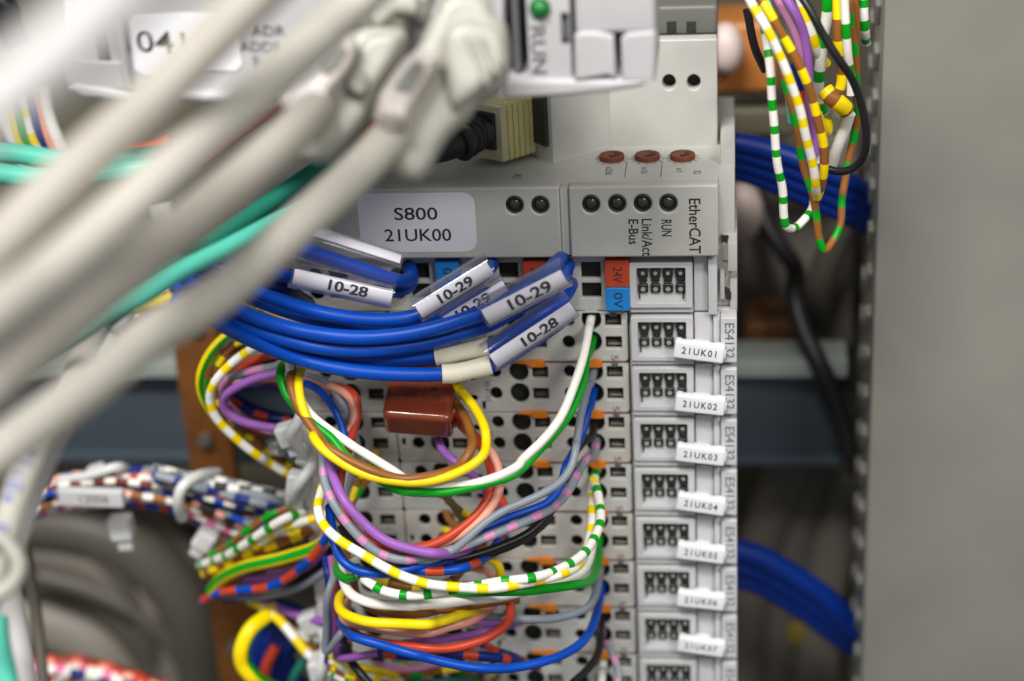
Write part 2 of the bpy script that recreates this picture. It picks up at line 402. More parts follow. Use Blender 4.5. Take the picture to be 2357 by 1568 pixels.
# ------------------------------------------------------------------ more helpers
def atZ(x, y, Z):
    d = ray(x, y); return CAM + d*((Z-CAM.z)/d.z)
def fbox(name, px0, py0, px1, py1, Yf, Yb, mat, parent=None, bev=0.4, seg=3):
    a = atY(px0, py0, Yf); b = atY(px1, py1, Yf)
    return box(name, a.x, b.x, Yf, Yb, b.z, a.z, mat, parent, bev, seg)
def fplate(name, pixels, Yf, Yb, mat, parent=None, bev=0.4, holes=()):
    poly = [(p.x, p.z) for p in (atY(x, y, Yf) for x, y in pixels)]
    return plate(name, [poly]+list(holes), Yf, Yb, mat, parent, bev)
def fit(s, cap, length, c, right, up, mat, parent, bold=0.0, space=1.0, name='lettering'):
    """lettering of a given capital height and total length"""
    me = glyphs(s, cap/0.70, 'CENTER', bold, space)
    xs = [v.co.x for v in me.vertices]; wdt = max(xs)-min(xs)
    mid = (max(xs)+min(xs))/2
    me.transform(Matrix.Diagonal((length/wdt, 1, 1, 1)) @ Matrix.Translation((-mid, 0, 0)))
    right = right.normalized(); up = (up-right*up.dot(right)).normalized(); nr = right.cross(up)
    MM = Matrix((right, up, nr)).transposed().to_4x4(); MM.translation = c
    me.transform(MM); return put(name, me, mat, parent)
def prism(name, poly, z0, z1, mat, parent=None, bev=0.3):
    me = curve_mesh([poly], (z1-z0)/2, bev)
    me.transform(Matrix.Translation((0, 0, (z0+z1)/2))); shade(me, True, 35)
    return put(name, me, mat, parent)
XV, YV, ZV = Vector((1,0,0)), Vector((0,1,0)), Vector((0,0,1))

# ------------------------------------------------------------------ the cabinet behind
tag(box('mounting_wall', -420, 330, 150, 154, -420, 330, M['back']), kind='structure')
tag(box('unseen_cabinet_wall', -424, -420, -10, 150, -420, 330, M['steel']), kind='structure')  # unseen side wall, added to darken the cabinet interior
tag(box('unseen_cabinet_wall', -424, 330, -10, 150, 240, 244, M['steel']), kind='structure')  # unseen roof, added to keep light off the back
def cable(name, spec, r, mat, label, group=None, cat='cable', sub=7, n=14, rfun=None):
    o = tube(name, smooth(path(spec), sub), r, mat, n=n, rfun=rfun)
    return tag(o, label, cat, group)

t = thing('cabinet_post', 'wide matt grey sheet steel post with slotted inner edge, beside the hanging striped wires', 'cabinet post', (130, 41, -260))
e0 = atY(2036, 0, 40)
box('face_sheet', e0.x, e0.x+260, 40, 42, -330, 230, M['steel'], t, 0.7)
fl = box('slotted_flange', e0.x, e0.x+1.6, 42.01, 80, -330, 230, M['steeledge'], t, 0.3)
for k in range(19):
    z = 62-k*10.8
    bm = bmesh.new(); add_box(bm, Vector((e0.x-0.6, 50, z)), (XV, Vector((0, .88, .47)), Vector((0, -.47, .88))), (0.7, 1.8, 3.2), 0.6, 3)
    add_box(bm, Vector((e0.x-0.5, 66, z+3)), (XV, Vector((0, .88, .47)), Vector((0, -.47, .88))), (0.7, 2.2, 3.2), 0.6, 3)
    from_bm(bm, 'pressed_lug', M['lug'], t)

t = thing('crossbar', 'dark blue grey horizontal support rail with a bright top lip, behind the terminal row', 'rail', (-120, 86, -60))
a = atY(300, 845, 85); b = atY(1800, 1035, 85); zt = (atY(300, 845, 85).z+atY(1800, 850, 85).z)/2
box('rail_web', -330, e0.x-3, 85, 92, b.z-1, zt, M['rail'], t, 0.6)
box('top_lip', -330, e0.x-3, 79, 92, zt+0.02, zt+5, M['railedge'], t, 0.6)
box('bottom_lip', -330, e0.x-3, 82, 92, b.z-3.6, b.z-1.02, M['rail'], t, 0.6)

t = thing('busbar', 'upright copper brown metal strip with screws, between the banded wire bundle and the terminals', 'metal strip', (-120, 61, -150))
a = atY(398, 800, 60); b = atY(505, 800, 60)
box('bar', a.x, b.x, 60, 64, -210, a.z+28, M['copper'], t, 0.5)
for k in range(5):
    bm = bmesh.new(); cyl(bm, Vector(((a.x+b.x)/2+0.8*(-1)**k, 60, a.z+6-k*33)), -YV, 2.1, 1.6, 18); cyl(bm, Vector(((a.x+b.x)/2+0.8*(-1)**k, 58.4, a.z+6-k*33)), -YV, 1.1, .8, 6)
    from_bm(bm, 'screw', M['spring'], t)

t = thing('terminal_block', 'copper orange block with two pale round insulators, beyond the grey coupler edge', 'terminal block', (10, 75, 40))
fbox('block', 1640, 55, 1790, 215, 100, 120, M['amber'], t, 2)
fbox('lower_block', 1640, 400, 1700, 560, 100, 120, M['copper'], t, 2)
for x, y, rx in ((1670, 112, 4.6), (1708, 488, 5.6)):
    c = atY(x, y, 92); bm = bmesh.new(); bmesh.ops.create_uvsphere(bm, u_segments=24, v_segments=14, radius=1)
    bmesh.ops.scale(bm, vec=(rx, 5, rx*1.45), verts=bm.verts); bmesh.ops.translate(bm, vec=c, verts=bm.verts)
    from_bm(bm, 'insulator', M['knob'], t)
fb = fbox('cross_bracket', 1600, 255, 2000, 310, 95, 99, M['back'], None, 1)
tag(fb, 'flat olive bracket crossing behind the coupler and the hanging wires', 'bracket')
fb = fbox('wiring_duct', 1700, 320, 1960, 800, 128, 148, M['ltcable'], None, 1)
tag(fb, 'tall grey duct lid on the back wall beside the post', 'wiring duct')

# thick cables on the back wall
bgs = [('dkcable', 'i -60,520,110 500,560 900,720 1200,1050 1330,1568', 9, 'dark grey trunk cable arching just under the banded wire bundle'),
       ('ltcable', 'i -60,640,112 450,700 850,880 1120,1200 1230,1600', 9, 'ash grey trunk cable, the second from the top of the arching cables'),
       ('ltcable', 'i 500,420,124 900,560 1180,820 1330,1200 1420,1600', 9, 'ash grey trunk cable passing behind the copper strip'),
       ('dkcable', 'i -60,800,116 400,880 760,1060 1000,1330 1080,1620', 8, 'dark grey trunk cable, the third from the top of the arching cables'),
       ('ltcable', 'i -60,1120,118 350,1180 680,1340 860,1640', 10, 'ash grey trunk cable, the lowest of the arching cables'),
       ('dkcable', 'i 250,880,104 560,960 900,1120 1130,1330 1250,1500 1330,1640', 3.2, 'dark slim cable curving over the arching grey trunk cables'),
       ('dkcable', 'i 190,560,104 430,620 640,740 860,1010 1000,1400', 2.6, 'slim dark cable near the top of the arching grey trunk cables'),
       ('ltcable', 'i 150,30,120 700,60 1300,20', 7, 'tan grey cable running level under the dark blue crossbar')]
for m, sp, r, lb in bgs:
    cable('trunk_cable', sp, r, M[m] if m in M else solid(m), lb, 'trunk cables on the back wall')
bgr = [('ltcable', 'l 1000,60,112 860,450 740,800 660,1568', 7, 'ash grey trunk cable nearest the terminal markers'),
       ('ltcable', 'l 1230,60,116 1060,450 940,900 880,1600', 7.5, 'ash grey trunk cable in the middle of the slanting cables beside the post'),
       ('ltcable', 'l 1400,200,114 1280,600 1180,1000 1140,1600', 7.5, 'ash grey trunk cable slanting closest to the slotted post'),
       ('dkcable', 'l 1130,60,126 960,450 840,850 780,1600', 6, 'dark trunk cable in the gap between slanting ash grey cables')]
for m, sp, r, lb in bgr:
    cable('trunk_cable', sp, r, M[m], lb, 'slanting trunk cables below the crossbar')
cable('trunk_cable', 'h 330,-250,112 400,20 520,200 600,330 590,480 640,700 760,950,76 860,1180 930,1420 1010,1650', 2.5, M['rubber'], 'black cable hanging behind the blue bundle and crossing the crossbar diagonally')
cable('trunk_cable', 'h 960,-150,110 860,150 760,400 720,620 690,760', 4, M['dkcable'], 'dim dark grey cable rising beside the wiring duct')
yl = fbox('yellow_marker', 1815, 1440, 1860, 1485, 108, 112, plastic('ochre_tag', (0.30, 0.22, 0.02), 0.5), None, 1)
tag(yl, 'small ochre tag among the slanting trunk cables', 'marker')
yl = fbox('amber_relay', 1715, 745, 1850, 815, 100, 118, plastic('amber_case', (0.20, 0.075, 0.02), 0.5), None, 1.5)
tag(yl, 'dim amber relay case resting above the crossbar beside the markers', 'relay')

# blue cable bundles beyond the terminal row, cabinet shade put into their darker blue
off = [(0, 0), (0, 75), (0, 150), (0, 215), (0, 110)]
nm = ['topmost', 'second from the top', 'third from the top', 'lowest', 'rearmost']
for k in range(5):
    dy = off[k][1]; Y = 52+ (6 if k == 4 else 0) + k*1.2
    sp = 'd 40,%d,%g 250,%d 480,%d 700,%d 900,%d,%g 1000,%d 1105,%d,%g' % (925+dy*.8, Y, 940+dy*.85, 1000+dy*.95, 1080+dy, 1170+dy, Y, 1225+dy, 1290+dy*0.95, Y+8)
    cable('blue_cable', sp, 2.5, solid('shaded_blue'), 'blue cable, %s of the upper bundle between coupler and post' % nm[k], 'blue cables beyond the coupler')
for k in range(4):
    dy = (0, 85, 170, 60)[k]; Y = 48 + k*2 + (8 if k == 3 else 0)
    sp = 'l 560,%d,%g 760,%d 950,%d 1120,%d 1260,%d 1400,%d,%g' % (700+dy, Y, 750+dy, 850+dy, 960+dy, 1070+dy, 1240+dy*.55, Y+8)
    cable('blue_cable', sp, 3.2, solid('shaded_blue'), 'thick blue cable, %s of the lower bundle below the crossbar' % ['topmost', 'middle one', 'lowest', 'rearmost'][k], 'blue cables below the crossbar')

# ------------------------------------------------------------------ terminals
def two_mat(bm1, bm2, name, m1, m2, parent):
    for f in bm2.faces: f.material_index = 1
    t = bpy.data.meshes.new('t'); bm2.to_mesh(t); bm2.free(); bm1.from_mesh(t)
    bmesh.ops.recalc_face_normals(bm1, faces=bm1.faces)
    me = bpy.data.meshes.new(name); bm1.to_mesh(me); bm1.free(); shade(me, True, 40)
    o = put(name, me, None, parent); o.data.materials.append(m1); o.data.materials.append(m2); return o
def led_block(root, zt, top=False):
    """recessed window with eight lamps, upper edge of the row at zt"""
    fr = plate('window_frame', [rect(-22.7, -9.4, zt-10.9, zt-0.5, .4), rect(-21.2, -10.9, zt-9.7, zt-1.7, .3)], -2.2, 1, M['white'], root, 0.15)
    wd = box('led_window', -21.3, -10.8, -0.5, 1.2, zt-9.8, zt-1.6, M['ledclear'] if False else M['white'], root)
    for i, x in enumerate((-19.9, -17.25, -14.6, -11.95)):
        for low in (0, 1):
            b1 = bmesh.new(); b2 = bmesh.new()
            if not low:
                bx(b1, x-1.1, x+1.1, -1.3, -0.45, zt-4.3, zt-2.35, 0.45, 3)
                bx(b1, x-0.9, x+0.9, -1.2, -0.45, zt-5.35, zt-4.0, 0.2, 2)
                cyl(b2, Vector((x, -1.25, zt-3.25)), -YV, 0.42, 0.12, 12)
            else:
                bx(b1, x-1.08, x+1.08, -1.3, -0.45, zt-7.85, zt-5.75, 0.4, 3)
                cyl(b2, Vector((x, -1.25, zt-6.9)), -YV, 0.52, 0.12, 12)
            two_mat(b1, b2, 'led', M['ledblack'], M['ledclear'], wd)
    for x in (-20.7, -11.4):
        bm = bmesh.new(); bx(bm, x-0.15, x+0.15, -0.75, -0.45, zt-9.4, zt-8.0)
        from_bm(bm, 'prism_edge', M['ledblack'], wd)
def wiring_plate(root, zt, zb, dz=0.0):
    holes = []
    for c, (xr, xo, xs) in enumerate(COLX):
        for k in 'ab':
            z = zt+HOLE[k]+dz
            jit = 0.12*math.sin(zt*3+c)
            holes.append((xr, xo, xs, z+jit))
    def mk(name, x0, x1, hs, extra, cut=0):
        polys = [rect(x0, x1, zb+0.12, zt-0.12, 0.8)]
        for xr, xo, xs, z in hs:
            polys.append(rect(xr-1.75, xr+1.75, z-1.65, z+1.25, 0.15)); polys.append(circ(xo, z, 2.15, 26, 2.5)); polys.append(circ(xs, z-0.1, 1.4, 18, 1.6))
        polys += extra
        return plate(name, polys, 0, 1.3, M[('housing', 'housing_b', 'housing_c')[(int(-zt*7)) % 3]], root, 0.2)
    mk('wiring_face', -75.85, -23.5, holes[:6], [circ(-58.0, zt-4.0, 0.85, 14), circ(-58.0, zt-9.0, 0.85, 14), rect(-56.3, -55.5, zt-12.0 if zb < zt-12.3 else zt-11.6, zt-9.8), rect(-75.0, -74.2, zt-8.6, zt-6.6)])
    mk('wiring_face', -99.0, -76.1, holes[6:], [])
    for c, (xr, xo, xs, z) in enumerate(holes):           # clamp springs seen down the square openings
        bm = bmesh.new(); add_box(bm, Vector((xr, 2.2, z-1.0)), (XV, Vector((0, .8, .6)), Vector((0, -.6, .8))), (1.4, 0.7, 0.12))
        from_bm(bm, 'clamp_spring', M['spring'], root)
for r in range(1, 9):
    zt, zb = ZB[r], ZB[r+1]
    root = thing('io_terminal', '', 'terminal', (-50, 40, (zt+zb)/2), 'slim grey terminals stacked below the coupler')
    ordn = {1: 'topmost, directly below the coupler', 2: 'second below the coupler', 3: 'third below the coupler', 4: 'fourth below the coupler',
            5: 'fifth below the coupler', 6: 'sixth below the coupler', 7: 'seventh below the coupler', 8: 'lowest, cut off by the bottom edge'}[r]
    root['label'] = ('light grey terminal with white tag 21UK0%d, ' % r if r < 8 else 'light grey terminal, ') + ordn
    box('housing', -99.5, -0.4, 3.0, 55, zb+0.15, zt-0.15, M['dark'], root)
    wiring_plate(root, zt, zb, 0.5 if r == 1 else 0)
    led_block(root, zt)
    # right-hand strip and carrier
    bm = bmesh.new(); bx(bm, -23.2, -0.2, 1.2, 5.0, zb+0.1, zt-0.1, .15); bx(bm, -9.1, -5.2, -0.6, 1.2, zb+0.2, zt-0.2, 0.2); bx(bm, -5.1, -3.7, -1.8, 1.2, zb+0.2, zt-0.2, 0.2)
    bx(bm, -22.7, -9.3, -1.6, 1.2, zb+0.15, zt-11.1, 0.2)
    from_bm(bm, 'front_rib', M['white'], root)
    bx_ = plate('type_label', [rect(-3.55, -0.1, zb+1.3, zt-0.35, .25)], -3.0, 1.2, M['white'], root, 0.15)
    fit('ES4132', 2.0, 8.2, Vector((-1.75, -3.06, (zt+zb)/2+0.4)), -ZV, XV, M['greyink'], bx_, 0.0)
    for s, z in (('1', zt-0.75), ('5', zb+1.0)):
        fit(s, 1.5, 0.9 if s == '1' else 1.3, Vector((-26.6, -0.05, z)), -ZV, XV, M['greyink'], root, 0.0)
    if r < 8: fit('ES4132', 1.1, 5.0, Vector((-54.9, -0.05, (zt+zb)/2-1.0)), -ZV, XV, M['greyink'], root, 0.0)
    # latch tabs and the thin seam between neighbours
    bm = bmesh.new(); bx(bm, -46.5, -23.8, -0.15, 1.0, zb-0.14, zb+0.14, 0.05)
    from_bm(bm, 'seam_strip', M['brownline'], root)
    for x0, x1, h in ((-33.9, -29.3, 1.0), (-47.0, -41.7, 0.9)):
        poly = [(x0, zb+0.4), (x0+0.6, zb+0.75), (x1-2.2, zb+0.35), (x1-2.0, zb+0.8), (x1, zb+0.7), (x1+.1, zb-h+0.3), (x1-.6, zb-h), (x1-2.6, zb-h), (x1-3.2, zb-0.5), (x0+0.8, zb-0.1)]
        if x0 < -40: poly = [(x0-1.2, zb+0.2), (x0, zb+0.45), (x1-3.6, zb+0.45), (x1-3.3, zb+0.7), (x1-0.3, zb+0.65), (x1, zb-h+0.2), (x1-.5, zb-h), (x1-3.2, zb-h), (x1-3.7, zb-0.15), (x0, zb-0.05)]
        plate('release_tab', [poly], -1.0, 2.0, M['orange'], root, 0.12)
    # pushed-on marker tag
    if r < 8:
        cx, cy = {1: (1609, 812), 2: (1611, 934), 3: (1612, 1050), 4: (1613, 1164), 5: (1613, 1276), 6: (1613, 1385), 7: (1613, 1491)}[r]
        c = atY(cx, cy, -5.0); an = math.radians((0, -8.2, -6.6, -7.0, -9.0, -7.8, -6.2, -8.6)[r]); ca, sa = math.cos(an), math.sin(an)
        u = Vector((ca, 0, sa)); v = Vector((-sa, 0, ca))
        bm = bmesh.new(); add_box(bm, c+YV*1.0, (u, YV, v), (5.35, 1.0, 1.95), 0.35, 3)
        for s in (-4.6, -1.2, 1.4, 3.9): add_box(bm, c+YV*1.0+u*s+v*1.95, (u, YV, v), (0.55, .7, 0.3), 0.12, 2)
        add_box(bm, c+YV*1.2+u*5.4, (u, YV, v), (0.35, .6, 0.9), 0.12, 2)
        add_box(bm, c+YV*1.2-v*1.9+u*0.5, (u, YV, v), (4.0, .6, 0.35), 0.12, 2)
        add_box(bm, c+YV*3.0, (u, YV, v), (2.0, 1.6, 0.8), 0.1, 2)
        tg = from_bm(bm, 'marker_tag', plastic('marker_white', (0.80, 0.80, 0.83), 0.45, 0.04, 200) if 'mk' not in M else M['mk'], root)
        M['mk'] = tg.data.materials[0]
        fit('21UK0%d' % r, 1.55, 7.4, c-YV*0.05, u, v, M['ink'], tg, 0.03, 1.25)

# rail edge carrier running up beside the coupler
t = thing('coupler', 'grey bus coupler with white S800 21UK00 sticker, black status lenses and three rotary dials', 'coupler', (-50, 20, 20))
ROW0 = 12.9
# power feed row directly under the raised face
polys = [rect(-99, -23.5, 0.2, ROW0, 0.6)]
feed = []
for xr, xo, xs in ((-31.0, -36.4, -36.9), (-48.7, -53.6, -55.0), (-68.0, -73.0, -75.0), (-86, -91, -95)):
    for z, h in ((9.6, 1.9), (4.9, 1.75)):
        polys.append(rect(xr-2.1, xr+2.1, z-h, z+h, 0.15)); 
        if xo-1.3 > -99: polys.append(circ(xo, z-0.6, 1.5, 18))
plate('feed_face', polys, 0, 1.3, M['housing'], t, 0.2)
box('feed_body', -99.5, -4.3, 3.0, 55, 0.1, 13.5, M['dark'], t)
box('side_carrier', -4.25, -0.5, 2.6, 55, 0.1, 30, M['coupler'], t, 0.3)
led_block(t, 12.6)
bm = bmesh.new(); bx(bm, -23.2, -4.2, 1.2, 5.0, 0.2, 13.5, .15); bx(bm, -9.1, -6.2, -0.6, 1.2, 0.3, 13.0, 0.2); bx(bm, -6.1, -4.2, -2.6, 1.2, 0.3, 13.2, 0.2)
bx(bm, -22.7, -9.3, -1.4, 1.2, 0.3, 1.5, 0.2)
from_bm(bm, 'front_rib', M['white'], t)
for x0 in (-27.9, -45.3, -64.2):
    for z0, z1, m, s in ((6.6, 12.9, 'redtag', '24V'), (1.1, 6.5, 'bluetag', '0V')):
        if x0 == -45.3 and s == '0V': continue
        if x0 == -64.2 and s == '24V': m = 'bluetag'; s = '0V'
        elif x0 == -64.2: continue
        g = plate('potential_tag', [rect(x0, x0+5.2, z0, z1, 0.35)], -2.4, 1, M[m], t, 0.2)
        fit(s, 1.9, 3.6, Vector((x0+2.6, -2.46, (z0+z1)/2-0.2)), -ZV, XV, M['ink'], g, 0.0)
plate('tag_clip', [rect(-26.2, -23.9, 0.3, 1.0, .1)], -1.6, 1, M['spring'], t, 0.1)
plate('release_tab', [[(-68, 0.3), (-62, 0.6), (-61.8, -1.1), (-67, -1.2)]], -1.0, 2.0, M['orange'], t, 0.12)
# raised front face with lens openings
YF = -5.0
a0 = atY(560, 430, YF); a1 = atY(1653, 425, YF); a2 = atY(1653, 591, YF)
zl = atY(1480, 428, YF).z; zlow = a2.z
lens = []
for x, y in ((1184, 473), (1243, 473), (1360, 471), (1420, 470), (1479, 469), (1538, 469)):
    p = atY(x, y, YF); lens.append(p)
XG = atY(1300, 500, YF).x
polyL = [rect(a0.x, XG-0.95, zlow, zl, 0.5)] + [circ(p.x, p.z, 1.85, 28, 1.95) for p in lens[:2]]
polyR = [rect(XG+0.95, a1.x, zlow, zl, 0.5)] + [circ(p.x, p.z, 1.85, 28, 1.95) for p in lens[2:]]
plate('front_face', polyL, YF, YF+3, M['coupler'], t, 0.45)
plate('front_face', polyR, YF, YF+3, M['coupler'], t, 0.45)
box('face_groove', XG-1.1, XG+1.1, YF+0.9, YF+3, zlow+0.3, zl-0.5, M['coupler'], t, 0.1)
box('face_ridge', XG-0.9, XG-0.1, YF+0.1, YF+3, zlow+0.3, zl-0.4, M['coupler'], t, 0.3)
for k, p in enumerate(lens):
    b1 = bmesh.new(); b2 = bmesh.new()
    ring(b1, Vector((p.x, YF+0.5, p.z)), YV, 1.65, 0.22, 24, 8); cyl(b1, Vector((p.x, YF+0.9, p.z)), YV, 1.9, 2.0, 24)
    bmesh.ops.create_uvsphere(b2, u_segments=18, v_segments=10, radius=1.25); bmesh.ops.scale(b2, vec=(1, .55, 1), verts=b2.verts)
    bmesh.ops.translate(b2, vec=Vector((p.x, YF+0.9, p.z)), verts=b2.verts)
    two_mat(b1, b2, 'status_lens', M['ledblack'], plastic('lens_green_grey', (0.035, 0.05, 0.035), 0.12, 0.2, 300, 0) if k == 0 else bpy.data.materials['lens_green_grey'], t)
Yw = atZ(1565, 332, zl).y
box('upper_body', a0.x, a1.x, YF+3.05, 55, zlow+0.1, zl-0.35, M['coupler'], t, 0.2)
z90 = atY(1560, 92, Yw).z; x0w = atY(1250, 200, Yw).x
pw = [atY(x, y, Yw) for x, y in ((1540, 190), (1597, 190))]
plate('back_wall', [rect(a0.x, a1.x-0.2, zl-1, z90, 0.4)]+[circ(p.x, p.z, 1.45, 22, 1.7) for p in pw], Yw, Yw+4, M['coupler'], t, 0.3)
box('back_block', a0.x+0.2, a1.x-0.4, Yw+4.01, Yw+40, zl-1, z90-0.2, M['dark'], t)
fbox('recessed_cap', 1200, 22, 1652, 100, Yw+6, Yw+30, M['shaded_cap'], t, 1.0)
for x in (1545, 1590): fbox('cap_slot', x-10, 50, x+12, 82, Yw+5.8, Yw+7, M['dark'], t, 0.1)
# sticker and printing
p0, p1 = atY(820, 446, YF), atY(1099, 579, YF)
st = plate('sticker', [rect(p0.x, p1.x, p1.z, p0.z, 2.6, 8)], YF-0.12, YF+0.1, M['sticker'], t, 0.03)
fit('S800', 2.75, 9.2, atY(957, 494, YF-0.15), XV, ZV, M['ink'], st, 0.035)
fit('21UK00', 2.75, 14.2, atY(962, 543, YF-0.15), XV, ZV, M['ink'], st, 0.035)
for s, x, y, cap, ln in (('EtherCAT', 1598, 521, 2.35, 12.2), ('RUN', 1533, 525, 2.1, 3.7), ('Link/Act', 1488, 547, 2.1, 8.3), ('E-Bus', 1457, 534, 2.0, 5.6)):
    fit(s, cap, ln, atY(x, y, YF-0.04), -ZV, XV, M['ink'], t, 0.035)
# dials on the ledge
for k, (x, y, s) in enumerate(((1408, 357, 'x256'), (1490, 356, 'x16'), (1571, 355, 'x1'))):
    c = atZ(x, y, zl+0.6); b1 = bmesh.new(); b2 = bmesh.new()
    cyl(b1, c-ZV*0.9, ZV, 2.7, 0.9, 30); ring(b1, c-ZV*0.05, ZV, 2.45, 0.25, 28, 8)
    add_box(b2, c+Vector((0.6, -0.4, 0.1)), (Vector((.8, .6, 0)), Vector((-.6, .8, 0)), ZV), (1.1, 0.3, 0.12))
    add_box(b2, c+Vector((0.9, 1.2, 0.1)), AX, (0.45, 0.45, 0.12))
    two_mat(b1, b2, 'rotary_dial', M['rotary'], M['rubber'], t)
    for q in range(12):
        a = q*math.pi/6; bm = bmesh.new(); add_box(bm, Vector((c.x+3.3*math.cos(a), c.y+3.3*math.sin(a), zl-0.30)), (Vector((math.cos(a), math.sin(a), 0)), Vector((-math.sin(a), math.cos(a), 0)), ZV), (0.35, 0.07, 0.03))
        from_bm(bm, 'scale_mark', M['greyink'], t, False)
    fit(s, 1.5, {'x256': 5.0, 'x16': 4.0, 'x1': 2.4}[s], atZ(x-7, y+36, zl-0.30), -YV, XV, M['greyink'], t, 0.0)
for x in (1441, 1524):
    p, q = atZ(x+2, 372, zl-0.3), atZ(x-3, 408, zl-0.3); bm = bmesh.new(); bx(bm, q.x-0.08, q.x+0.08, q.y, p.y, zl-0.34, zl-0.28)
    from_bm(bm, 'printed_line', M['greyink'], t, False)
fit('ID', 1.6, 2.0, atZ(1604, 397, zl-0.30), -YV, XV, M['greyink'], t, 0.0)
fit('X1', 1.9, 2.6, atZ(1190, 405, zl-0.30), -YV, XV, M['greyink'], t, 0.0)
# network socket on the ledge
A, B = atZ(1484, 312, zl), atZ(1274, 373, zl); Cc = atZ(1248, 367, zl)
A = B+(A-B)*((Yw-0.3-B.y)/(A.y-B.y))
back = (A-B); perp = Vector((back.y, -back.x, 0)).normalized()
if perp.x > 0: perp = -perp
D = Cc + perp*10 + Vector((0, 3, 0)); E_ = Vector((D.x, Yw+0.5, 0)); A2 = Vector((A.x-0.2, Yw+0.5, 0))
prism('socket_housing', [(A2.x, A2.y), (A.x, A.y), (B.x, B.y), (Cc.x, Cc.y), (D.x, D.y), (E_.x, E_.y)][::1], zl-0.28, zl+24, M['coupler'], t, 0.3)
n1 = (Cc-B).normalized()
bm = bmesh.new(); u = (A-B).normalized(); vv = Vector((-u.y, u.x, 0))
add_box(bm, (Cc+B)/2+(Cc-B)*0.5+ZV*11.6, (vv, u, ZV), (2.2, 0.5, 8.2), 0.2); from_bm(bm, 'socket_opening', M['dark'], t)
# clip parts beside the coupler
bm = bmesh.new()
for px0, py0, px1, py1, Y0, Y1 in ((1658, 345, 1692, 540, 8, 30), (1662, 540, 1697, 600, 2, 30), (1650, 610, 1697, 640, 4, 30), (1660, 598, 1697, 720, 5, 30), (1675, 560, 1697, 625, -1, 5), (1657, 625, 1668, 690, 0, 6), (1680, 640, 1697, 712, 1, 6)):
    a, b = atY(px0, py0, Y0), atY(px1, py1, Y0); bx(bm, a.x, b.x, Y0, Y1, b.z, a.z, 0.3)
from_bm(bm, 'rail_latch', M['coupler'], t)
bm = bmesh.new()
for px0, py0, px1, py1, Y0 in ((1660, 543, 1677, 556, 1.6), (1672, 672, 1683, 690, 0.8), (1664, 668, 1674, 674, 0.9)):
    a, b = atY(px0, py0, Y0), atY(px1, py1, Y0); bx(bm, a.x, b.x, Y0, Y0+2, b.z, a.z)
from_bm(bm, 'latch_gap', M['dark'], t)
tag(box('mounting_rail', -65, -28, 56, 63, -240, 120, M['steeledge'], None, 0.4), 'upright zinc mounting rail hidden behind the terminal row', 'rail')

# yellow plug with black strain relief
t = thing('network_plug', 'cream ribbed network plug with black boot pushed into the coupler socket', 'plug', atZ(1158, 374, zl+1))
Q, R_, T = atZ(1158, 374, zl+1), atZ(1249, 346, zl+1), atZ(1082, 358, zl+1)
u = (R_-Q); L = u.length; u.normalize(); wv = T-Q
def quad(s0, s1, grow=0.0):
    g = wv.normalized()*grow
    P = [Q+u*s0-g, Q+u*s1-g, Q+u*s1+wv+g, Q+u*s0+wv+g]; return [(p.x, p.y) for p in P]
prism('plug_core', quad(0.6, L-0.1, -0.35), Q.z+0.2, Q.z+11.9, M['creamend'], t, 0.1)
prism('end_plate', quad(0.0, 1.6), Q.z, Q.z+12.2, M['creamend'], t, 0.2)
for k in range(6):
    s = 1.95+k*(L-2.0)/6; prism('grip_rib', quad(s, s+(L-2.0)/6-0.42), Q.z, Q.z+12.2, M['cream'], t, 0.12)
c0 = Q+wv*0.52+ZV*6.3
b0 = bmesh.new(); add_box(b0, c0-u*0.3+ZV*0.3, (wv.normalized(), u, ZV), (wv.length*0.36, 0.6, 4.1), 0.3); from_bm(b0, 'boot_collar', M['rubber'], t)
pts = smooth([c0+u*0.5, c0-u*4, atY(1060, 328, c0.y-8), atY(1015, 344, c0.y-10), atY(965, 350, c0.y-11), atY(900, 345, c0.y-10), atY(830, 360, c0.y-6), atY(760, 395, c0.y)])
tube('strain_relief', pts[:16], 3.6, M['rubber'], t, n=18)
bm = bmesh.new()
for k in (5, 8, 11, 14): ring(bm, pts[k], pts[k+1]-pts[k], 3.5, 0.7, 22, 8)
from_bm(bm, 'relief_ring', M['rubber'], t)
tube('plug_cable', pts[14:], 2.8, M['rubber'], t)

# ------------------------------------------------------------------ white device overhead
t = thing('controller', 'white controller box overhanging the coupler, with 0411 sticker, RUN lettering and green lamp', 'controller', atY(800, 100, -30))
YD = -42.0
base = [(147, 178), (156, 214), (185, 228), (300, 236), (700, 241), (1100, 233), (1160, 229), (1160, -90), (140, -90)]
fplate('front_shell', base, YD, YD+30, M['device'], t, 1.0)
rim = [(1160, 185), (1160, 231), (1300, 223), (1400, 214), (1470, 203), (1508, 186), (1509, 178), (1400, 184)]
fplate('bottom_lip', rim, YD-1.5, YD+22, M['device'], t, 0.9)
lip2 = [(156, 205), (190, 227), (300, 235), (700, 240), (1100, 232), (1160, 229), (1160, 205), (700, 215), (300, 212), (175, 196)]
fplate('bottom_lip', lip2, YD-2.0, YD+5, M['device'], t, 0.8)
fbox('vent_gap', 1160, -60, 1208, 183, YD+6, YD+20, M['dark'], t, 0.2)
fbox('gap_strip', 1172, -60, 1200, 168, YD+2, YD+7, M['greyink'], t, 0.3)
fbox('lamp_panel', 1207, -60, 1318, 183, YD-0.2, YD+20, M['device'], t, 0.4)
p = atY(1243, 18, YD-0.2); bm = bmesh.new(); cyl(bm, p, -YV, 1.9, 0.5, 24)
bmesh.ops.create_uvsphere(bm, u_segments=18, v_segments=8, radius=1.6, matrix=Matrix.Translation(p-YV*0.3)); from_bm(bm, 'run_lamp', M['grn'], t)
fit('RUN', 2.6, 8.8, atY(1238, 116, YD-0.3), -ZV, XV, M['greyink'], t, 0.05)
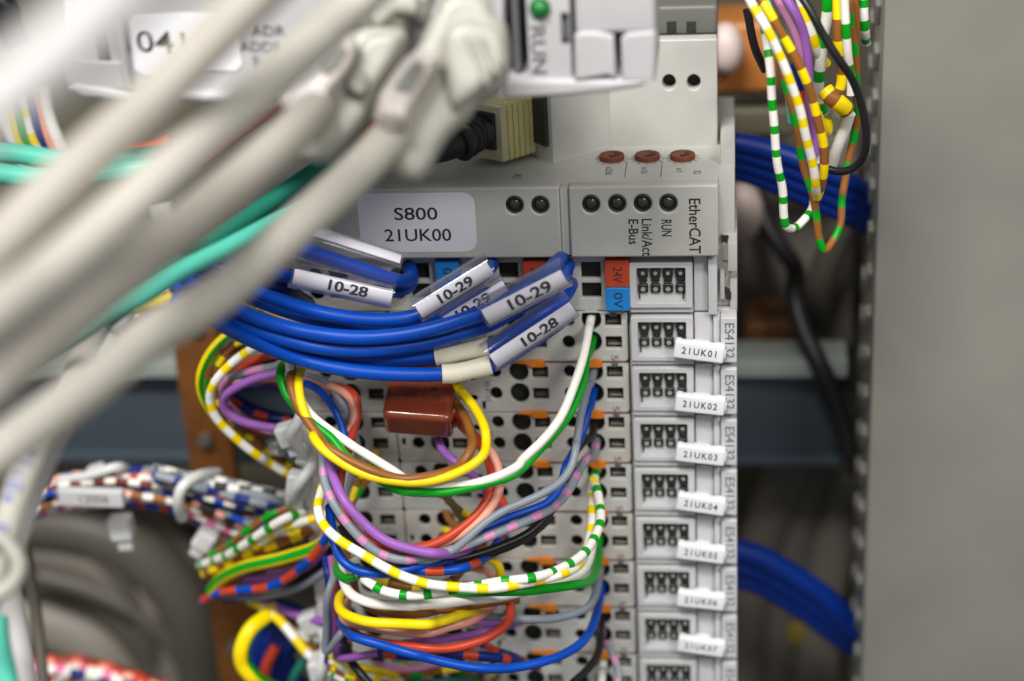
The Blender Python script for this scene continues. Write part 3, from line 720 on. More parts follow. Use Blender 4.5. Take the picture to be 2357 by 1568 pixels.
fbox('switch_slot', 1290, 30, 1311, 97, YD-0.5, YD+1, M['dark'], t, 0.1)
fbox('switch', 1293, 50, 1308, 92, YD-0.9, YD+1, M['greyink'], t, 0.2)
fbox('cover_block', 1320, -60, 1509, 74, YD-1.0, YD+20, M['device'], t, 0.8)
fplate('cover_boss', [(1322, 84), (1335, 74), (1378, 74), (1412, 84), (1420, 186), (1398, 176), (1330, 188), (1322, 188)], YD-1.7, YD+20, M['device'], t, 0.7)
fplate('cover_boss', [(1430, 90), (1442, 77), (1505, 72), (1509, 76), (1509, 184), (1470, 190), (1430, 188)], YD-1.5, YD+20, M['device'], t, 0.6)
st = fplate('sticker', [(303+8, 40), (549, 24), (556, 150), (545, 163), (330, 172), (308, 160), (302, 52)], YD-0.25, YD+0.1, M['mk'], t, 0.05)
p = atY(395, 102, YD-0.3); fit('04110', 3.9, 17.0, atY(420, 100, YD-0.32), Vector((1, 0, -0.02)), ZV, M['ink'], st, 0.05)
for s, x, y, ln in (('ADR', 618, 72, 6), ('ADDR', 600, 108, 7.5), ('F', 590, 142, 1.2)):
    fit(s, 1.8, ln, atY(x, y, YD-0.3), XV, ZV, M['greyink'], t, 0.0)
fbox('side_slot', 217, 62, 256, 143, YD-0.4, YD+1, M['dark'], t, 0.2)
fbox('side_slot', 278, 54, 301, 122, YD-0.4, YD+1, M['dark'], t, 0.2)
fplate('side_ridge', [(262, 20), (276, 20), (300, 205), (286, 205)], YD-2.2, YD+1, M['device'], t, 0.4)
fplate('side_step', [(150, 140), (215, 145), (285, 146), (290, 205), (170, 210), (150, 180)], YD-1.4, YD+1, M['device'], t, 0.4)
# ------------------------------------------------------------------ thin wires
def mat_for(c):
    if c == 'gy': return band('yellow', 'green', 6.3, 0.36, True)
    if '/' in c:
        p = c.split('/')
        return band(p[0], p[1], float(p[2]) if len(p) > 2 else 6.2, float(p[3]) if len(p) > 3 else 0.42)
    return solid(c)
def W(label, c, spec, r=0.86, group=None, sub=7, cat='wire'):
    pts = smooth(path(spec), sub, 0.55)
    o = tube('wire', pts, r, mat_for(c), n=12, off=random.random()*6)
    tag(o, label, cat, group); return o
GM = 'coloured wires looping in front of the terminals'
W('cream white wire curving from the first hole of the topmost terminal to the big loop', 'white', 'H1a g 712,700,-9 660,950,-18 600,1120 530,1290,-27 430,1410 280,1560,-34 k 770,160,-36 600,250 350,300,-40 130,303,-40 j 1700,285,-40 1500,185 1330,85,-36 f 730,1490 560,1360 440,1240,-28 350,1080 318,960,-22 318,860 300,760,-10 280,700,0', 0.95)
W('bright green wire from the second hole of the topmost terminal, lowest in the big loop', 'green', 'H1b g 700,860,-9 680,1000,-15 645,1120 590,1260,-24 500,1400 350,1545,-32 k 750,205,-36 560,275 330,335,-41 150,340 0,320,-41.5 j 1450,255,-39.5 1300,160,-37 1200,85 f 590,1430 470,1330 380,1240,-28 300,1130 262,1020,-24 290,930 350,860,-12 420,800,0', 0.95)
W('ochre brown wire of the big loop, ending behind the red capacitor', 'brown', 'f 1385,1165,-14 1440,1240,-18 1490,1330,-26 1512,1410,-30 k 468,40,-35 400,150 300,205,-41 100,240,-43 j 1560,238 1400,200,-43 1220,120 1090,30,-39 f 540,1440 440,1310,-32 365,1190,-29 335,1060,-26 342,930 350,840,-12 360,740,0', 0.98)
W('bright yellow wire of the big loop, reaching up beside the red capacitor', 'yellow', 'f 1400,1010,-12 1440,1100,-18 1540,1230,-25 1600,1350,-31 1605,1450,-34 k 540,80,-37 450,170 300,240,-42 100,272,-43.5 j 1560,272 1400,250,-43.5 1220,170 1080,70,-40 1010,-20 f 480,1400 400,1200,-30 378,1060,-26 405,980 428,900,-14 450,820,-8 460,740,0', 0.98)
W('slate grey wire from the first hole of the second terminal sweeping low to the bundle', 'grey', 'H2a g 715,1080,-8 670,1250 632,1480,-20 k 1155,40,-25 1120,160 1040,270 900,360,-34 700,440 560,530 430,640,-40 300,730 150,775,-42 j 1600,745,-40 1420,690 1270,560,-36 1160,400 1110,250,-30 1085,120,-24 f 560,1500,-16 540,1400,-8', 0.86)
W('dark blue wire from the second hole of the second terminal, under the slate grey one', 'blue', 'H2b g 712,1230,-7 660,1430,-12 590,1560,-18 k 1085,160,-22 1045,300 960,395 800,465,-31 600,540 450,610 300,690,-38 150,745 j 1650,770,-37 1450,730 1290,620,-33 1180,480 1130,380,-28 1110,300', 0.86)
W('glossy black wire from the third terminal down into the wiring bundle', 'black', 'H3a g 690,1440,-8 k 1120,120,-14 1085,280 1030,400,-20 960,490 840,600,-27 650,695 450,750,-33 250,788 50,800,-37 j 1520,785 1380,720,-37 1260,620 1160,470,-33 1115,330 1100,200,-26', 0.92)
W('grey wire with rose bands from the third terminal, the brightest banded sweep', 'grey/rose/5.6/.33', 'H3b k 1225,110,-10 1150,230 1080,360,-22 980,455,-28 840,520 640,600,-36 450,675 260,740,-42 100,770 j 1600,775,-44 1450,735 1330,655,-43 1210,520 1130,395,-40 1075,260 1062,120,-33 1060,40 f 545,1480,-25', 1.0)
W('violet wire of the inner loop, the thickest strand above the red one', 'violet', 'f 520,1480,-22 j 1095,90,-32 1140,230 1225,410,-42 1370,570 1530,672,-45 1700,725 k 230,735,-44 400,725,-36 520,650,-26 640,540,-14 660,430,-8', 1.05)
W('violet wire crossing behind the yellow loop under the capacitor', 'violet', 'f 1262,1300,-6 1285,1400,-10 k 290,60,-16 380,140,-20 490,230 560,310,-18 600,420 640,520,-12 560,640,-10', 0.92)
W('red wire forming the round inner loop, right of it a pink one', 'red', 'f 1385,1225,-10 1440,1320,-14 1540,1420,-20 k 555,60,-25 590,150 600,260,-31 570,380 480,510,-37 330,620 120,692,-42 j 1680,700,-42.5 1480,695 1330,640 1220,500,-41 1172,340 1190,200,-34 1225,50,-24 f 720,1440,-15 765,1300,-11 755,1170 690,1110 600,1085,-4', 1.0)
W('salmon pink wire running alongside the red inner loop', 'peach', 'f 1370,1240,-8 1470,1370 1570,1470,-20 k 600,80,-27 645,200 640,310,-33 590,430 480,555,-38 310,660 130,730,-40 j 1660,725,-40 1500,700 1340,640 1190,440,-37 1160,330,-34 1185,200 1200,60,-24 f 700,1420,-14 740,1300 730,1180,-9 640,1100 480,1060,-4 400,1050', 0.96)
W('navy blue wire bending down beside the dark pink one above the big loop', 'blue', 'f 410,1060,-4 520,1110,-8 610,1220,-12 665,1360 692,1450,-16 j 1190,90,-18 1160,200,-20 1130,330 1120,450', 0.9)
W('grey wire leaning on the red one above the big loop', 'grey', 'f 440,1020,-2 560,1060,-5 650,1180 710,1290,-9 j 1290,60,-8 1265,180 1245,300 1255,400,-4', 0.86)
W('dark blue wire hugging the bottom of the inner loop', 'blue', 'j 1108,430,-30 1118,560,-36 1150,700 1225,800,-42 1350,860 1500,872,-44 1650,835,-43 1800,800 k 300,775,-36 450,790 600,740,-24 690,640,-14', 0.98)
W('blue wire with red bands passing beneath the black wire', 'red/blue/10/.6', 'j 1440,770,-36 1560,812,-40 1680,845,-42 1820,852 1960,832,-40 2060,800 k 540,760,-30 640,670,-20 690,570,-14 685,450 640,350,-6 600,280', 1.0)
W('white wire with yellow bands, the long lowest sweep up to the fourth terminal', 'white/yellow/6.1/.42', 'j 1062,300,-30 1042,430,-36 1075,540 1190,660,-44 1350,765 1550,865,-48 1750,935 k 200,932,-49 400,955 620,955,-47 830,925 1020,875,-40 1150,820 1215,720,-28 1250,560,-20 1258,440,-14 1262,340,-8 1268,250', 1.03)
W('white wire with green bands falling from the fourth terminal', 'white/green/5.4/.32', 'H4a k 1278,300,-9 1298,440,-15 1300,540,-20 1265,650 1195,745,-32 1060,835 860,890,-44 660,912 500,945,-46 280,985 80,1012,-46 j 1640,1010,-46 1480,990 1380,935,-44 1320,880,-40 1285,800,-34 1270,700,-24', 1.03)
W('green wire from the fifth terminal lying under the banded sweep', 'green', 'H5b k 1305,720,-8 1275,840,-18 1235,915,-28 1120,940,-35 950,962 750,985,-43 540,990 350,985 j 1800,960,-38 1600,905 1450,880,-32', 0.98)
W('short green wire looping round the bundle below the inner loop', 'green', 'j 1165,780,-24 1165,850,-30 1230,895,-36 1300,880 1400,870,-36 1550,890 1700,935,-32', 0.9)
W('white wire under the green one, running to the fourth terminal side', 'white', 'j 1195,760,-24 1205,900,-32 1260,1010,-38 1430,1072 1650,1082,-43 k 130,1070 400,1045,-40 650,1015 900,960,-34 1080,900,-28 1180,870,-22 1235,760,-14 1262,620,-8', 1.1)
W('chestnut brown wire beneath the lower white wire', 'brown', 'j 1265,900,-22 1280,1010,-28 1400,1105,-34 1570,1135 1750,1120,-37 k 220,1105 450,1072,-34 650,1048,-28 760,1040,-20', 1.0)
W('glossy yellow wire of the lower loop', 'yellow', 'j 1235,960,-24 1180,1030,-30 1190,1120,-36 1320,1175,-40 1550,1195 1750,1190,-42 k 250,1175 400,1130,-36 500,1100,-28 600,1060,-20', 1.12)
W('salmon pink wire under the lower yellow loop', 'peach', 'j 1235,1010,-20 1190,1100,-26 1220,1175,-31 1370,1215,-35 1600,1250 1760,1262,-37 k 300,1228 440,1185,-33 560,1110,-26 620,1060,-18', 1.0)
W('slate grey wire curving from the sixth terminal across the lower rows', 'grey', 'H6a k 1300,900,-6 1285,1000,-12 1230,1085,-18 1080,1140 850,1165,-26 650,1155 450,1135,-22 350,1120', 0.95)
W('dark blue wire making the long lowest curve from the sixth terminal', 'blue', 'H6b k 1298,1080,-9 1240,1240,-20 1150,1350,-27 980,1435,-34 750,1475 480,1472,-42 200,1430 j 1650,1395,-44 1450,1335 1280,1280,-40 1230,1250,-34 1180,1180,-24', 1.03)
W('scarlet wire swooping above the lowest dark blue curve', 'red', 'j 1255,1240,-28 1330,1290,-34 1500,1330 1750,1355,-39 k 380,1345 540,1300,-36 660,1225 722,1150,-30 722,1060,-24 700,960,-14', 1.0)
W('violet wire running level below the salmon pink loop', 'violet', 'j 1450,1350,-20 1700,1315,-26 k 300,1295 550,1245,-26 720,1200,-20 800,1180,-10', 0.9)
W('lilac wire bent sharply at the lowest cable tie', 'violet', 'j 1180,1300,-14 1150,1410,-22 1300,1405,-28 1480,1375,-30 1650,1335 k 300,1280,-18', 0.9)
W('purple wire hidden between the pink loop and the grey curve', 'violet', 'k 300,1150,-8 480,1180,-12 650,1195 780,1190,-6', 0.9)
W('black wire dropping from the seventh terminal and out below', 'black', 'H7a k 1308,1260,-8 1300,1380,-15 1240,1480,-20 1130,1580,-26', 0.92)
W('grey wire with rose bands dropping from the seventh terminal', 'grey/rose/5.6/.4', 'H7b k 1350,1320,-7 1400,1430,-12 1425,1520 1415,1600,-18', 0.86)
W('white wire with green bands leaving the lowest terminal', 'white/green/5.2/.35', 'H8a k 1325,1500,-8 1320,1560 1315,1640,-14', 0.95)
W('red wire with navy bands just above the lowest dark blue curve', 'navy/red/9/.35', 'j 1440,1380,-30 1600,1395,-33 1800,1400,-34 k 420,1395 620,1415,-30 760,1440,-24 900,1470,-14', 1.15)
W('navy wire with red bands, short, crossing toward the lowest row', 'navy/red/8/.4', 'k 540,1330,-10 640,1370,-14 740,1405,-14 830,1450,-8', 1.0)
W('second black wire nested under the glossy black one', 'black', 'k 990,500,-16 850,615,-22 650,712,-28 450,768 300,800,-32 100,820 j 1450,775,-34 1280,690,-32 1180,560,-28', 0.8)
# short stubs in the middle of the terminals
W('brown wire with green bands entering a hole below the big loop', 'brown/green/7/.4', 'k 280,340,-30 330,400,-22 400,500,-14 450,560,-6 430,620,2', 0.8)
W('yellow and brown banded wire beneath the big green loop', 'yellow/brown/7/.5', 'k 300,380,-20 380,440,-16 470,490,-12 520,520,-6 545,640,-4 540,760', 0.85)
W('yellow wire hooking round the edge of the inner loop', 'yellow', 'k 400,740,-16 560,755,-20 640,810,-22 650,870,-22 620,910,-20 560,960,-10', 0.95)
W('pink wire curving behind the long banded sweep', 'peach', 'k 470,830,-12 560,850,-15 610,900 620,960,-12 600,1060,-6', 0.85)
W('brown wire with yellow bands lying on the short green wire', 'brown/yellow/8/.42', 'j 1200,680,-26 1260,770,-30 1350,870,-36 1460,920 1600,960,-38 1720,965,-36 1900,920 2000,820,-22 k 500,800,-10', 1.0)
W('brown wire plunging into the fourth terminal row near the red loop', 'brown', 'k 300,450,1 330,520,-4 420,600,-8 520,700,-8 540,800', 0.85)
W('yellow wire plunging into the fifth terminal row', 'yellow', 'k 290,600,2 300,580,-3 380,660,-8 440,720,-10 500,740', 0.85)
W('green and brown banded wire behind the red vertical strand', 'brown/green/7/.5', 'j 1420,130,-2 1370,230,-6 1300,330 1250,420,-10 1230,520,-14', 0.85)
W('yellow wire glimpsed behind the green and brown banded strand', 'yellow/brown/6/.4', 'j 1420,60,0 1330,200,-4 1280,300,-8 1240,440,-10', 0.8)
# hanging strands between the two middle ties
for k, (c, a, lb) in enumerate((('navy', 1100, 'navy wire dropping straight down beside the lower tie'), ('red', 1150, 'dark red wire dropping straight down beside the lower tie'),
                                ('blue', 1165, 'blue wire dropping straight down behind the lower white loop'), ('peach', 1225, 'salmon wire dropping down behind the lower yellow loop'),
                                ('black', 1215, 'black wire dropping down behind the lower yellow loop'), ('violet', 1135, 'violet wire dropping straight down toward the lowest tie'))):
    W(lb, c, 'j %d,760,-16 %d,900,-20 %d,1100 %d,1300,-16 %d,1440,-10' % (a-20, a, a+5, a+10, a-10), 0.84)
W('slate grey wire bent double above the lowest tie', 'grey', 'j 1150,850,-22 1110,980,-26 1095,1180 1080,1380,-24 1130,1330,-26 1190,1250,-26 1250,1205,-20', 0.9)
W('black wire slanting out below the lowest tie', 'black', 'j 1230,1330,-16 1240,1430,-22 1310,1520,-26 1400,1620,-28', 1.0)
for k, (c, y, lb) in enumerate((('white/yellow/6/.4', 0, 'white and yellow banded wire fanning out at the bottom edge'), ('brown/yellow/6/.4', 40, 'brown and yellow banded wire fanning out at the bottom edge'),
                                ('yellow', -40, 'yellow wire fanning out at the bottom edge'), ('white/green/6/.4', 80, 'white and green banded wire fanning out at the bottom edge'))):
    W(lb, c, 'j 1120,%d,-14 1250,%d,-20 1400,%d,-18 1560,%d,-10 1750,%d,-4' % (1440+y, 1500+y, 1530+y, 1560+y*.6, 1540+y*.4), 0.86)
for k, (c, x, y, lb) in enumerate((('brown/green/6/.5', 0, 0, 'brown and green banded wire crawling over the lowest rows'), ('dkteal', 60, 40, 'dark green wire crawling over the lowest rows'), ('rose', -40, -40, 'rose wire crawling over the lowest rows'),
                                   ('yellow/brown/7/.4', 120, -20, 'yellow and brown banded wire crawling over the lowest rows'))):
    W(lb, c, 'k %d,%d,-6 %d,%d,-12 %d,%d,-10 %d,%d,0' % (-120+x, 1500+y, 100+x, 1530+y, 330+x, 1500+y*1.5, 520+x, 1560+y), 0.82)

# ------------------------------------------------------------------ strands left of the terminals
GL = 'strands of the upper wiring bundle'
W('yellow wire with a green stripe arching out at the far side of the upper tie', 'gy', 'f 60,640,4 e 1620,690,2 1500,745,0 1390,850,-2 1315,1000,-2 1310,1110 1350,1210,0 1450,1340,4 1600,1440,8', 1.05, GL)
W('white wire with yellow bands arching widest below the blue cables', 'white/yellow/5.6/.38', 'f 180,760,2 e 1760,770,-2 1660,835,-4 1520,930 1410,1050,-6 1378,1170 1430,1310,-4 1560,1440 1700,1550,0 i 1740,130,2 1860,200,4 1960,250,6', 1.05, GL)
W('brown wire with yellow bands inside the wide banded arch', 'brown/yellow/6/.4', 'f 100,720,4 e 1620,770,2 1520,820,2 1430,930,0 1395,1060 1430,1190,2 1540,1340 1680,1460,5 1800,1540 i 1900,160,8 1980,240', 0.95, GL)
W('green wire with brown bands inside the wide arch', 'green/brown/8/.5', 'f 120,700,5 e 1600,800,4 1440,900,3 1370,1030 1380,1180,5 1500,1330 1650,1480,8 1780,1560 i 1850,220,8', 0.9, GL)
W('violet wire bending back toward the white tie', 'violet', 'f 290,960,-6 e 1820,1000,-6 1690,1030,-6 1550,1080,-5 1455,1160,-4 1470,1245 1560,1305,-2 1700,1345 1850,1365,0 1950,1370', 1.0, GL)
W('grey wire with rose bands above the bent violet wire', 'grey/rose/9/.5', 'f 290,930,-4 e 1800,955,-4 1650,980,-3 1530,1025,-2 1450,1100 1500,1220,2 1650,1330,4 1850,1400', 1.0, GL)
W('red wire curling behind the wide banded arch', 'red', 'e 1830,880,-2 1740,890,0 1630,930 1540,1010,2 1490,1110 1530,1200,6 1700,1290,8 1850,1330', 0.95, GL)
W('dark red wire with navy bands nested inside the bent violet wire', 'navy/red/7/.5', 'e 1850,900,3 1700,960,3 1560,1020,3 1500,1130,5 1600,1230 1760,1290,7 1900,1310', 0.95, GL)
W('navy wire nested deepest inside the bent violet wire', 'navy', 'e 1830,940,5 1660,1030,5 1520,1130,5 1620,1210,7 1760,1270 1920,1300,10', 1.0, GL)
W('plum wire below the bent violet wire', 'maroon', 'e 1480,1230,0 1560,1330,2 1700,1390,4 1850,1400,6', 1.0, GL)
for k, (c, lb) in enumerate((('yellow/brown/6/.4', 'yellow and brown banded wire glimpsed between the two upper blue cables'), ('green', 'green wire glimpsed between the two upper blue cables'), ('brown', 'dark brown wire behind the tag reading 10-28'),
                             ('white/yellow/6/.4', 'white and yellow banded wire glimpsed between the two upper blue cables'))):
    W(lb, c, 'f %d,%d,-2 %d,%d,0 %d,%d,2 %d,%d,3' % (20+k*35, 480+k*25, 130+k*45, 560+k*22, 200+k*60, 640+k*6, 330+k*60, 560-k*10), 0.9)
for k, (x, c, lb) in enumerate(((345, 'brown', 'brown wire stub rising above the big loop'), (375, 'maroon', 'maroon wire stub rising above the big loop'), (395, 'red', 'red wire stub rising above the big loop'), (500, 'black', 'black wire stub above the big loop'))):
    W(lb, c, 'f %d,%d,-4 %d,%d,-2 %d,%d,4' % (x, 930, x+5, 830, x+30, 720), 0.85)
for k, (c, y, lb) in enumerate((('peach', 0, 'dusty pink wire running behind the start of the big loop'), ('maroon', 25, 'maroon wire running behind the start of the big loop'), ('navy', 50, 'navy wire running behind the start of the big loop'))):
    W(lb, c, 'f %d,%d,2 %d,%d,4 %d,%d,3 %d,%d,0' % (-60, 1060+y, 160, 1040+y, 380, 1060+y, 600, 1130+y), 0.9)

GF = 'strands fanning out of the middle tie'
W('white wire with green bands pointing out highest in the fan', 'white/green/6.6/.3', 'j 265,812,10 400,765,4 540,690,-2 680,595,-5 830,500,-6 930,470,-2', 1.1, GF)
W('white wire with yellow bands beneath the white and green one in the fan', 'white/yellow/6/.4', 'j 620,690,-1 700,635,-2 790,590,-4 930,530,-5 1050,495,-4 1130,470', 1.05, GF)
W('brown wire with fat yellow bands in the fan', 'brown/yellow/7/.5', 'j 290,865,10 400,820,6 560,750,2 700,700,0 860,640,0 1000,580', 1.15, GF)
W('yellow and brown wire tucked under the fan', 'yellow/brown/6/.4', 'j 560,760,4 750,680,4 900,600,3 1050,550', 0.95, GF)
W('thick yellow wire with a green stripe in the fan', 'gy', 'j 338,975,8 380,915,5 500,845,0 680,790,-4 850,755 1020,690,-6 1120,620', 1.55, GF)
W('red and blue banded wire below the thick striped one', 'red/blue/11/.5', 'j 290,1035,10 400,990,5 560,970,1 740,945,-3 870,870 960,790,-7 1040,700 1120,580,-8', 1.1, GF)
W('violet wire between striped and banded wires of the fan', 'violet', 'j 560,900,4 700,890,1 850,860,-1 980,800,-3 1100,660', 1.0, GF)
W('crimson wire just under the violet one in the fan', 'red', 'j 540,890,6 640,915,4 780,900,2 900,850,2 1080,700', 0.9, GF)
W('rose wire with grey bands, lowest but one of the fan', 'rose', 'j 700,870,2 860,840,0 960,790 1110,560,-4 1120,440', 0.9, GF)
W('black wire lying along the red and blue banded one', 'black', 'j 620,1000,6 800,960,3 960,880,0 1080,780,-3 1140,640', 1.0, GF)
W('slate grey wire, the lowest of the fan', 'grey', 'j 380,1010,10 560,1015,6 760,1000,2 930,940,-2 1080,850,-6 1170,790,-10', 0.95, GF)
W('thin violet wire at the tip of the fan', 'violet', 'j 280,1045,12 360,1010,9 480,985,6 640,985,4', 0.9, GF)
W('brown and green banded wire at the top of the fan', 'green/brown/8/.5', 'j 330,745,10 430,690,7 520,620,4 620,555,2 720,490,1 830,440,2', 0.9, GF)
W('navy wire under the fan running down to the lowest tie', 'navy', 'j 420,1030,12 600,1020,10 800,1060,8 960,1130,4 1120,1200,0 1180,1260', 1.1, GF)
W('plum violet wire under the fan running down to the lowest tie', 'violet', 'j 560,1010,10 700,1060,8 860,1120,5 1000,1160,1 1160,1190,-3', 1.1, GF)
W('white wire with yellow bands running down to the lowest tie', 'white/yellow/8/.5', 'j 590,1040,10 700,1110,6 790,1180,3 880,1280,0 960,1380,-2 1040,1460,-4', 1.2)
W('brown wire with white bands beside the one leading to the lowest tie', 'brown/white/9/.4', 'j 640,1050,14 760,1120,12 880,1220,8 970,1330,4 1040,1410,0', 1.0)
W('green and white banded wire beside the one leading to the lowest tie', 'green/white/8/.4', 'j 770,1100,13 850,1180,10 930,1260,6 1040,1400,2', 0.95)
W('thick yellow and green striped wire in a wide loop at the bottom edge', 'gy', 'j 760,1085,8 690,1150,4 590,1230,0 535,1350,-2 540,1450 600,1530,-2 700,1600,0 820,1660', 2.0)
for k in range(5):
    W(['navy cable in the dark heap inside the striped loop, outermost', 'navy cable in the dark heap inside the striped loop, second', 'navy cable in the dark heap inside the striped loop, middle', 'navy cable in the dark heap inside the striped loop, fourth', 'navy cable in the dark heap inside the striped loop, innermost'][k],
      'navy', 'j %d,%d,18 %d,%d,16 %d,%d,16 %d,%d,18' % (740+k*45, 1150+k*25, 660+k*42, 1290+k*20, 640+k*50, 1440+k*10, 700+k*70, 1660), 2.2, 'navy cables inside the striped loop', cat='cable')
W('magenta wire among the navy cables', 'red', 'j 700,1660,12 690,1480,10 760,1340,12', 1.4)
W('green wire among the navy cables', 'dkteal', 'j 850,1660,10 880,1520,9 960,1420,10', 1.2)

# banded bundle at middle height
GB = 'banded wires in the bundle with the white marker'
def bundle(cols, guide, spread, Y0, group, r=0.95, seed=1, word=''):
    rnd = random.Random(seed); n = len(cols)
    for k, (c, lb) in enumerate(cols):
        u = (k+.5)/n-.5; ph = rnd.random()*6
        toks = []
        for q, (x, y, s) in enumerate(guide):
            o = u*spread*s + math.sin(q*1.3+ph)*spread*0.05*s
            dx, dy = (0, 1) if q == 0 else (0, 1)
            toks.append('%g,%g,%g' % (x, y+o, Y0+6*math.cos(u*3.1)*-1+rnd.random()*3+q*0.0))
        W(lb, c, 'i '+' '.join(toks), r, group)
cols = [('navy/grey/7/.4', 'navy and grey banded wire topmost in the bundle with the white marker'),
        ('maroon/navy/8/.4', 'maroon and navy banded wire second from the top in the marker bundle'),
        ('grey/black/6/.5', 'grey and black banded wire third from the top in the marker bundle'),
        ('maroon/peach/7/.45', 'maroon wire with salmon bands fourth from the top in the marker bundle'),
        ('brown/peach/6/.4', 'brown wire with salmon bands just above the white marker'),
        ('black/white/6/.5', 'black wire with white bands leading to the white marker'),
        ('navy/white/5/.5', 'navy wire with white bands leading to the white marker'),
        ('red/peach/6/.5', 'red wire with salmon bands lying below the white marker'),
        ('white/magenta/5/.35', 'white wire with magenta bands second lowest in the marker bundle'),
        ('white/rose/5/.4', 'white wire with rose bands lowest in the marker bundle')]
bundle(cols, [(160, 400, .9), (330, 350, .95), (600, 320, 1), (860, 300, 1), (1080, 310, 1.0), (1250, 380, 1.0), (1400, 470, 1.0), (1530, 550, .9), (1680, 600, .8), (1850, 590, .6), (2000, 560, .5)], 230, 26, GB, 1.15, 3)
bundle([('grey/white/6/.5', 'grey wire with long white bands arching above the marker bundle'), ('black/white/6/.5', 'black wire with long white bands arching above the marker bundle'),
        ('grey', 'slate grey wire arching above the marker bundle'), ('navy/grey/8/.5', 'navy and grey wire arching above the marker bundle'), ('brown', 'brown wire under the arch above the marker bundle'),
        ('blue/white/5/.5', 'blue wire with white bands under the arch above the marker bundle'), ('navy', 'navy wire lowest under the arch above the marker bundle')],
       [(1000, 220, .5), (1250, 290, .6), (1420, 330, .8), (1600, 370, .9), (1780, 410, 1.0), (1930, 460, .9), (2080, 520, .5)], 190, 18, GB, 1.15, 5)
bundle([('navy/peach/6/.4', 'navy wire with salmon bands, fine strand at the heart of the marker bundle'), ('white/red/6/.4', 'white wire with red bands, fine strand at the heart of the marker bundle'),
        ('maroon/white/6/.5', 'maroon wire with white bands, fine strand at the heart of the marker bundle'), ('grey/blue/6/.5', 'grey wire with blue bands, fine strand at the heart of the marker bundle'),
        ('black/peach/6/.4', 'black wire with salmon bands, fine strand at the heart of the marker bundle'), ('brown/white/6/.5', 'brown wire with white bands, fine strand at the heart of the marker bundle'),
        ('magenta/white/5/.5', 'magenta wire with white bands, fine strand at the heart of the marker bundle'), ('blue/red/6/.4', 'blue wire with red bands, fine strand at the heart of the marker bundle')],
       [(160, 410, .9), (400, 350, 1), (700, 310, .9), (950, 320, 1), (1150, 350, 1.0), (1320, 420, 1.0), (1480, 490, 1.0), (1640, 560, .9), (1800, 570, .7), (1960, 540, .6)], 235, 22, GB, 0.92, 11)
# lowest bundle
bundle([('maroon/red/8/.4', 'maroon and red banded wire topmost in the bottom corner bundle'), ('red/peach/7/.4', 'red and salmon banded wire in the bottom corner bundle'), ('white/magenta/6/.4', 'white and magenta banded wire in the bottom corner bundle'),
        ('navy/white/7/.5', 'navy and white banded wire in the bottom corner bundle'), ('red/white/6/.5', 'red and white banded wire in the bottom corner bundle'), ('white/rose/7/.4', 'white and rose banded wire in the bottom corner bundle'),
        ('navy', 'navy wire in the bottom corner bundle')],
       [(40, 1510, 1), (250, 1510, 1), (480, 1520, 1), (700, 1560, 1), (900, 1610, 1), (1100, 1680, 1)], 190, 24, 'banded wires in the bottom corner bundle', 1.3, 8)
bundle([('peach/white/8/.5', 'salmon and white banded wire behind the yellow green wire under the slanting cable'), ('navy/white/7/.5', 'navy and white banded wire just under the turquoise cable'), ('maroon/peach/7/.4', 'maroon and salmon banded wire just under the turquoise cable')],
       [(870, -1220+0, 1), (1000, -1330, 1), (1130, -1370, 1), (1260, -1390, 1), (1500, -1400, 1)], 0, 8, 'banded wires under the turquoise cable', 1.0, 2) if False else None
for c, sp, lb, r in (('yellow', 'e 880,570,6 960,535,4 1060,530,2 1180,515 1300,500,2 1500,470', 'fat yellow wire peeping out between the turquoise and grey cables', 1.9),
                     ('peach/white/8/.4', 'e 860,640,14 960,560,12 1080,490,10 1180,450 1320,430', 'salmon and white banded wire above the fat yellow wire', 1.1),
                     ('navy/white/8/.5', 'e 880,620,12 930,570,12 1100,460,10 1220,450 1400,440', 'navy and white banded wire above the fat yellow wire', 1.1),
                     ('magenta/white/6/.5', 'e 820,650,12 920,610,10 1000,640,10 1100,660', 'magenta and white banded wire under the fat yellow wire', 1.1),
                     ('blue', 'e 1180,420,6 1280,370,4 1400,340,0 1560,330', 'blue cable glimpsed under the turquoise cable', 2.2),
                     ('maroon', 'e 1380,130,14 1500,100,12 1650,40', 'maroon wire glimpsed between the two turquoise cables', 1.3),
                     ('navy', 'e 1330,160,10 1480,110,10 1620,80', 'navy wire glimpsed between the two turquoise cables', 1.6),
                     ('red', 'a 820,985,16 950,965 1030,950,16 1130,920', 'red wire behind the second slanting grey cable', 1.6),
                     ('red', 'a 1300,1060,20 1500,925 1650,820,20 1800,735 1960,640,18', 'red wire glimpsed under the third slanting cable', 1.3),
                     ('red', 'b 540,1060,10 640,1010,10 760,920,10 900,800', 'orange red wire end beside the slanting cable boot', 1.5)):
    W(lb, c, sp, r)
for k, (c, x, lb) in enumerate((('peach', 300, 'salmon wire hanging behind the nearest grey cable'), ('white', 350, 'white wire hanging behind the nearest grey cable, closest to the controller'), ('green', 160, 'green wire hanging behind the nearest grey cable'),
                                ('white/yellow/6/.4', 210, 'white and yellow wire hanging behind the nearest grey cable'), ('yellow', 100, 'yellow wire hanging behind the nearest grey cable'), ('navy', 260, 'navy wire hanging behind the nearest grey cable'), ('white', 60, 'white wire hanging farthest out behind the nearest grey cable'))):
    W(lb, c, 'a %d,560,30 %d,700,28 %d,850,26 %d,980,26 %d,1200,28' % (x-70, x-40, x, x+60, x+160), 1.6)
W('black wire with orange end in the top corner', 'black', 'a -60,-40,30 40,60,30 60,160,30 120,300', 3)

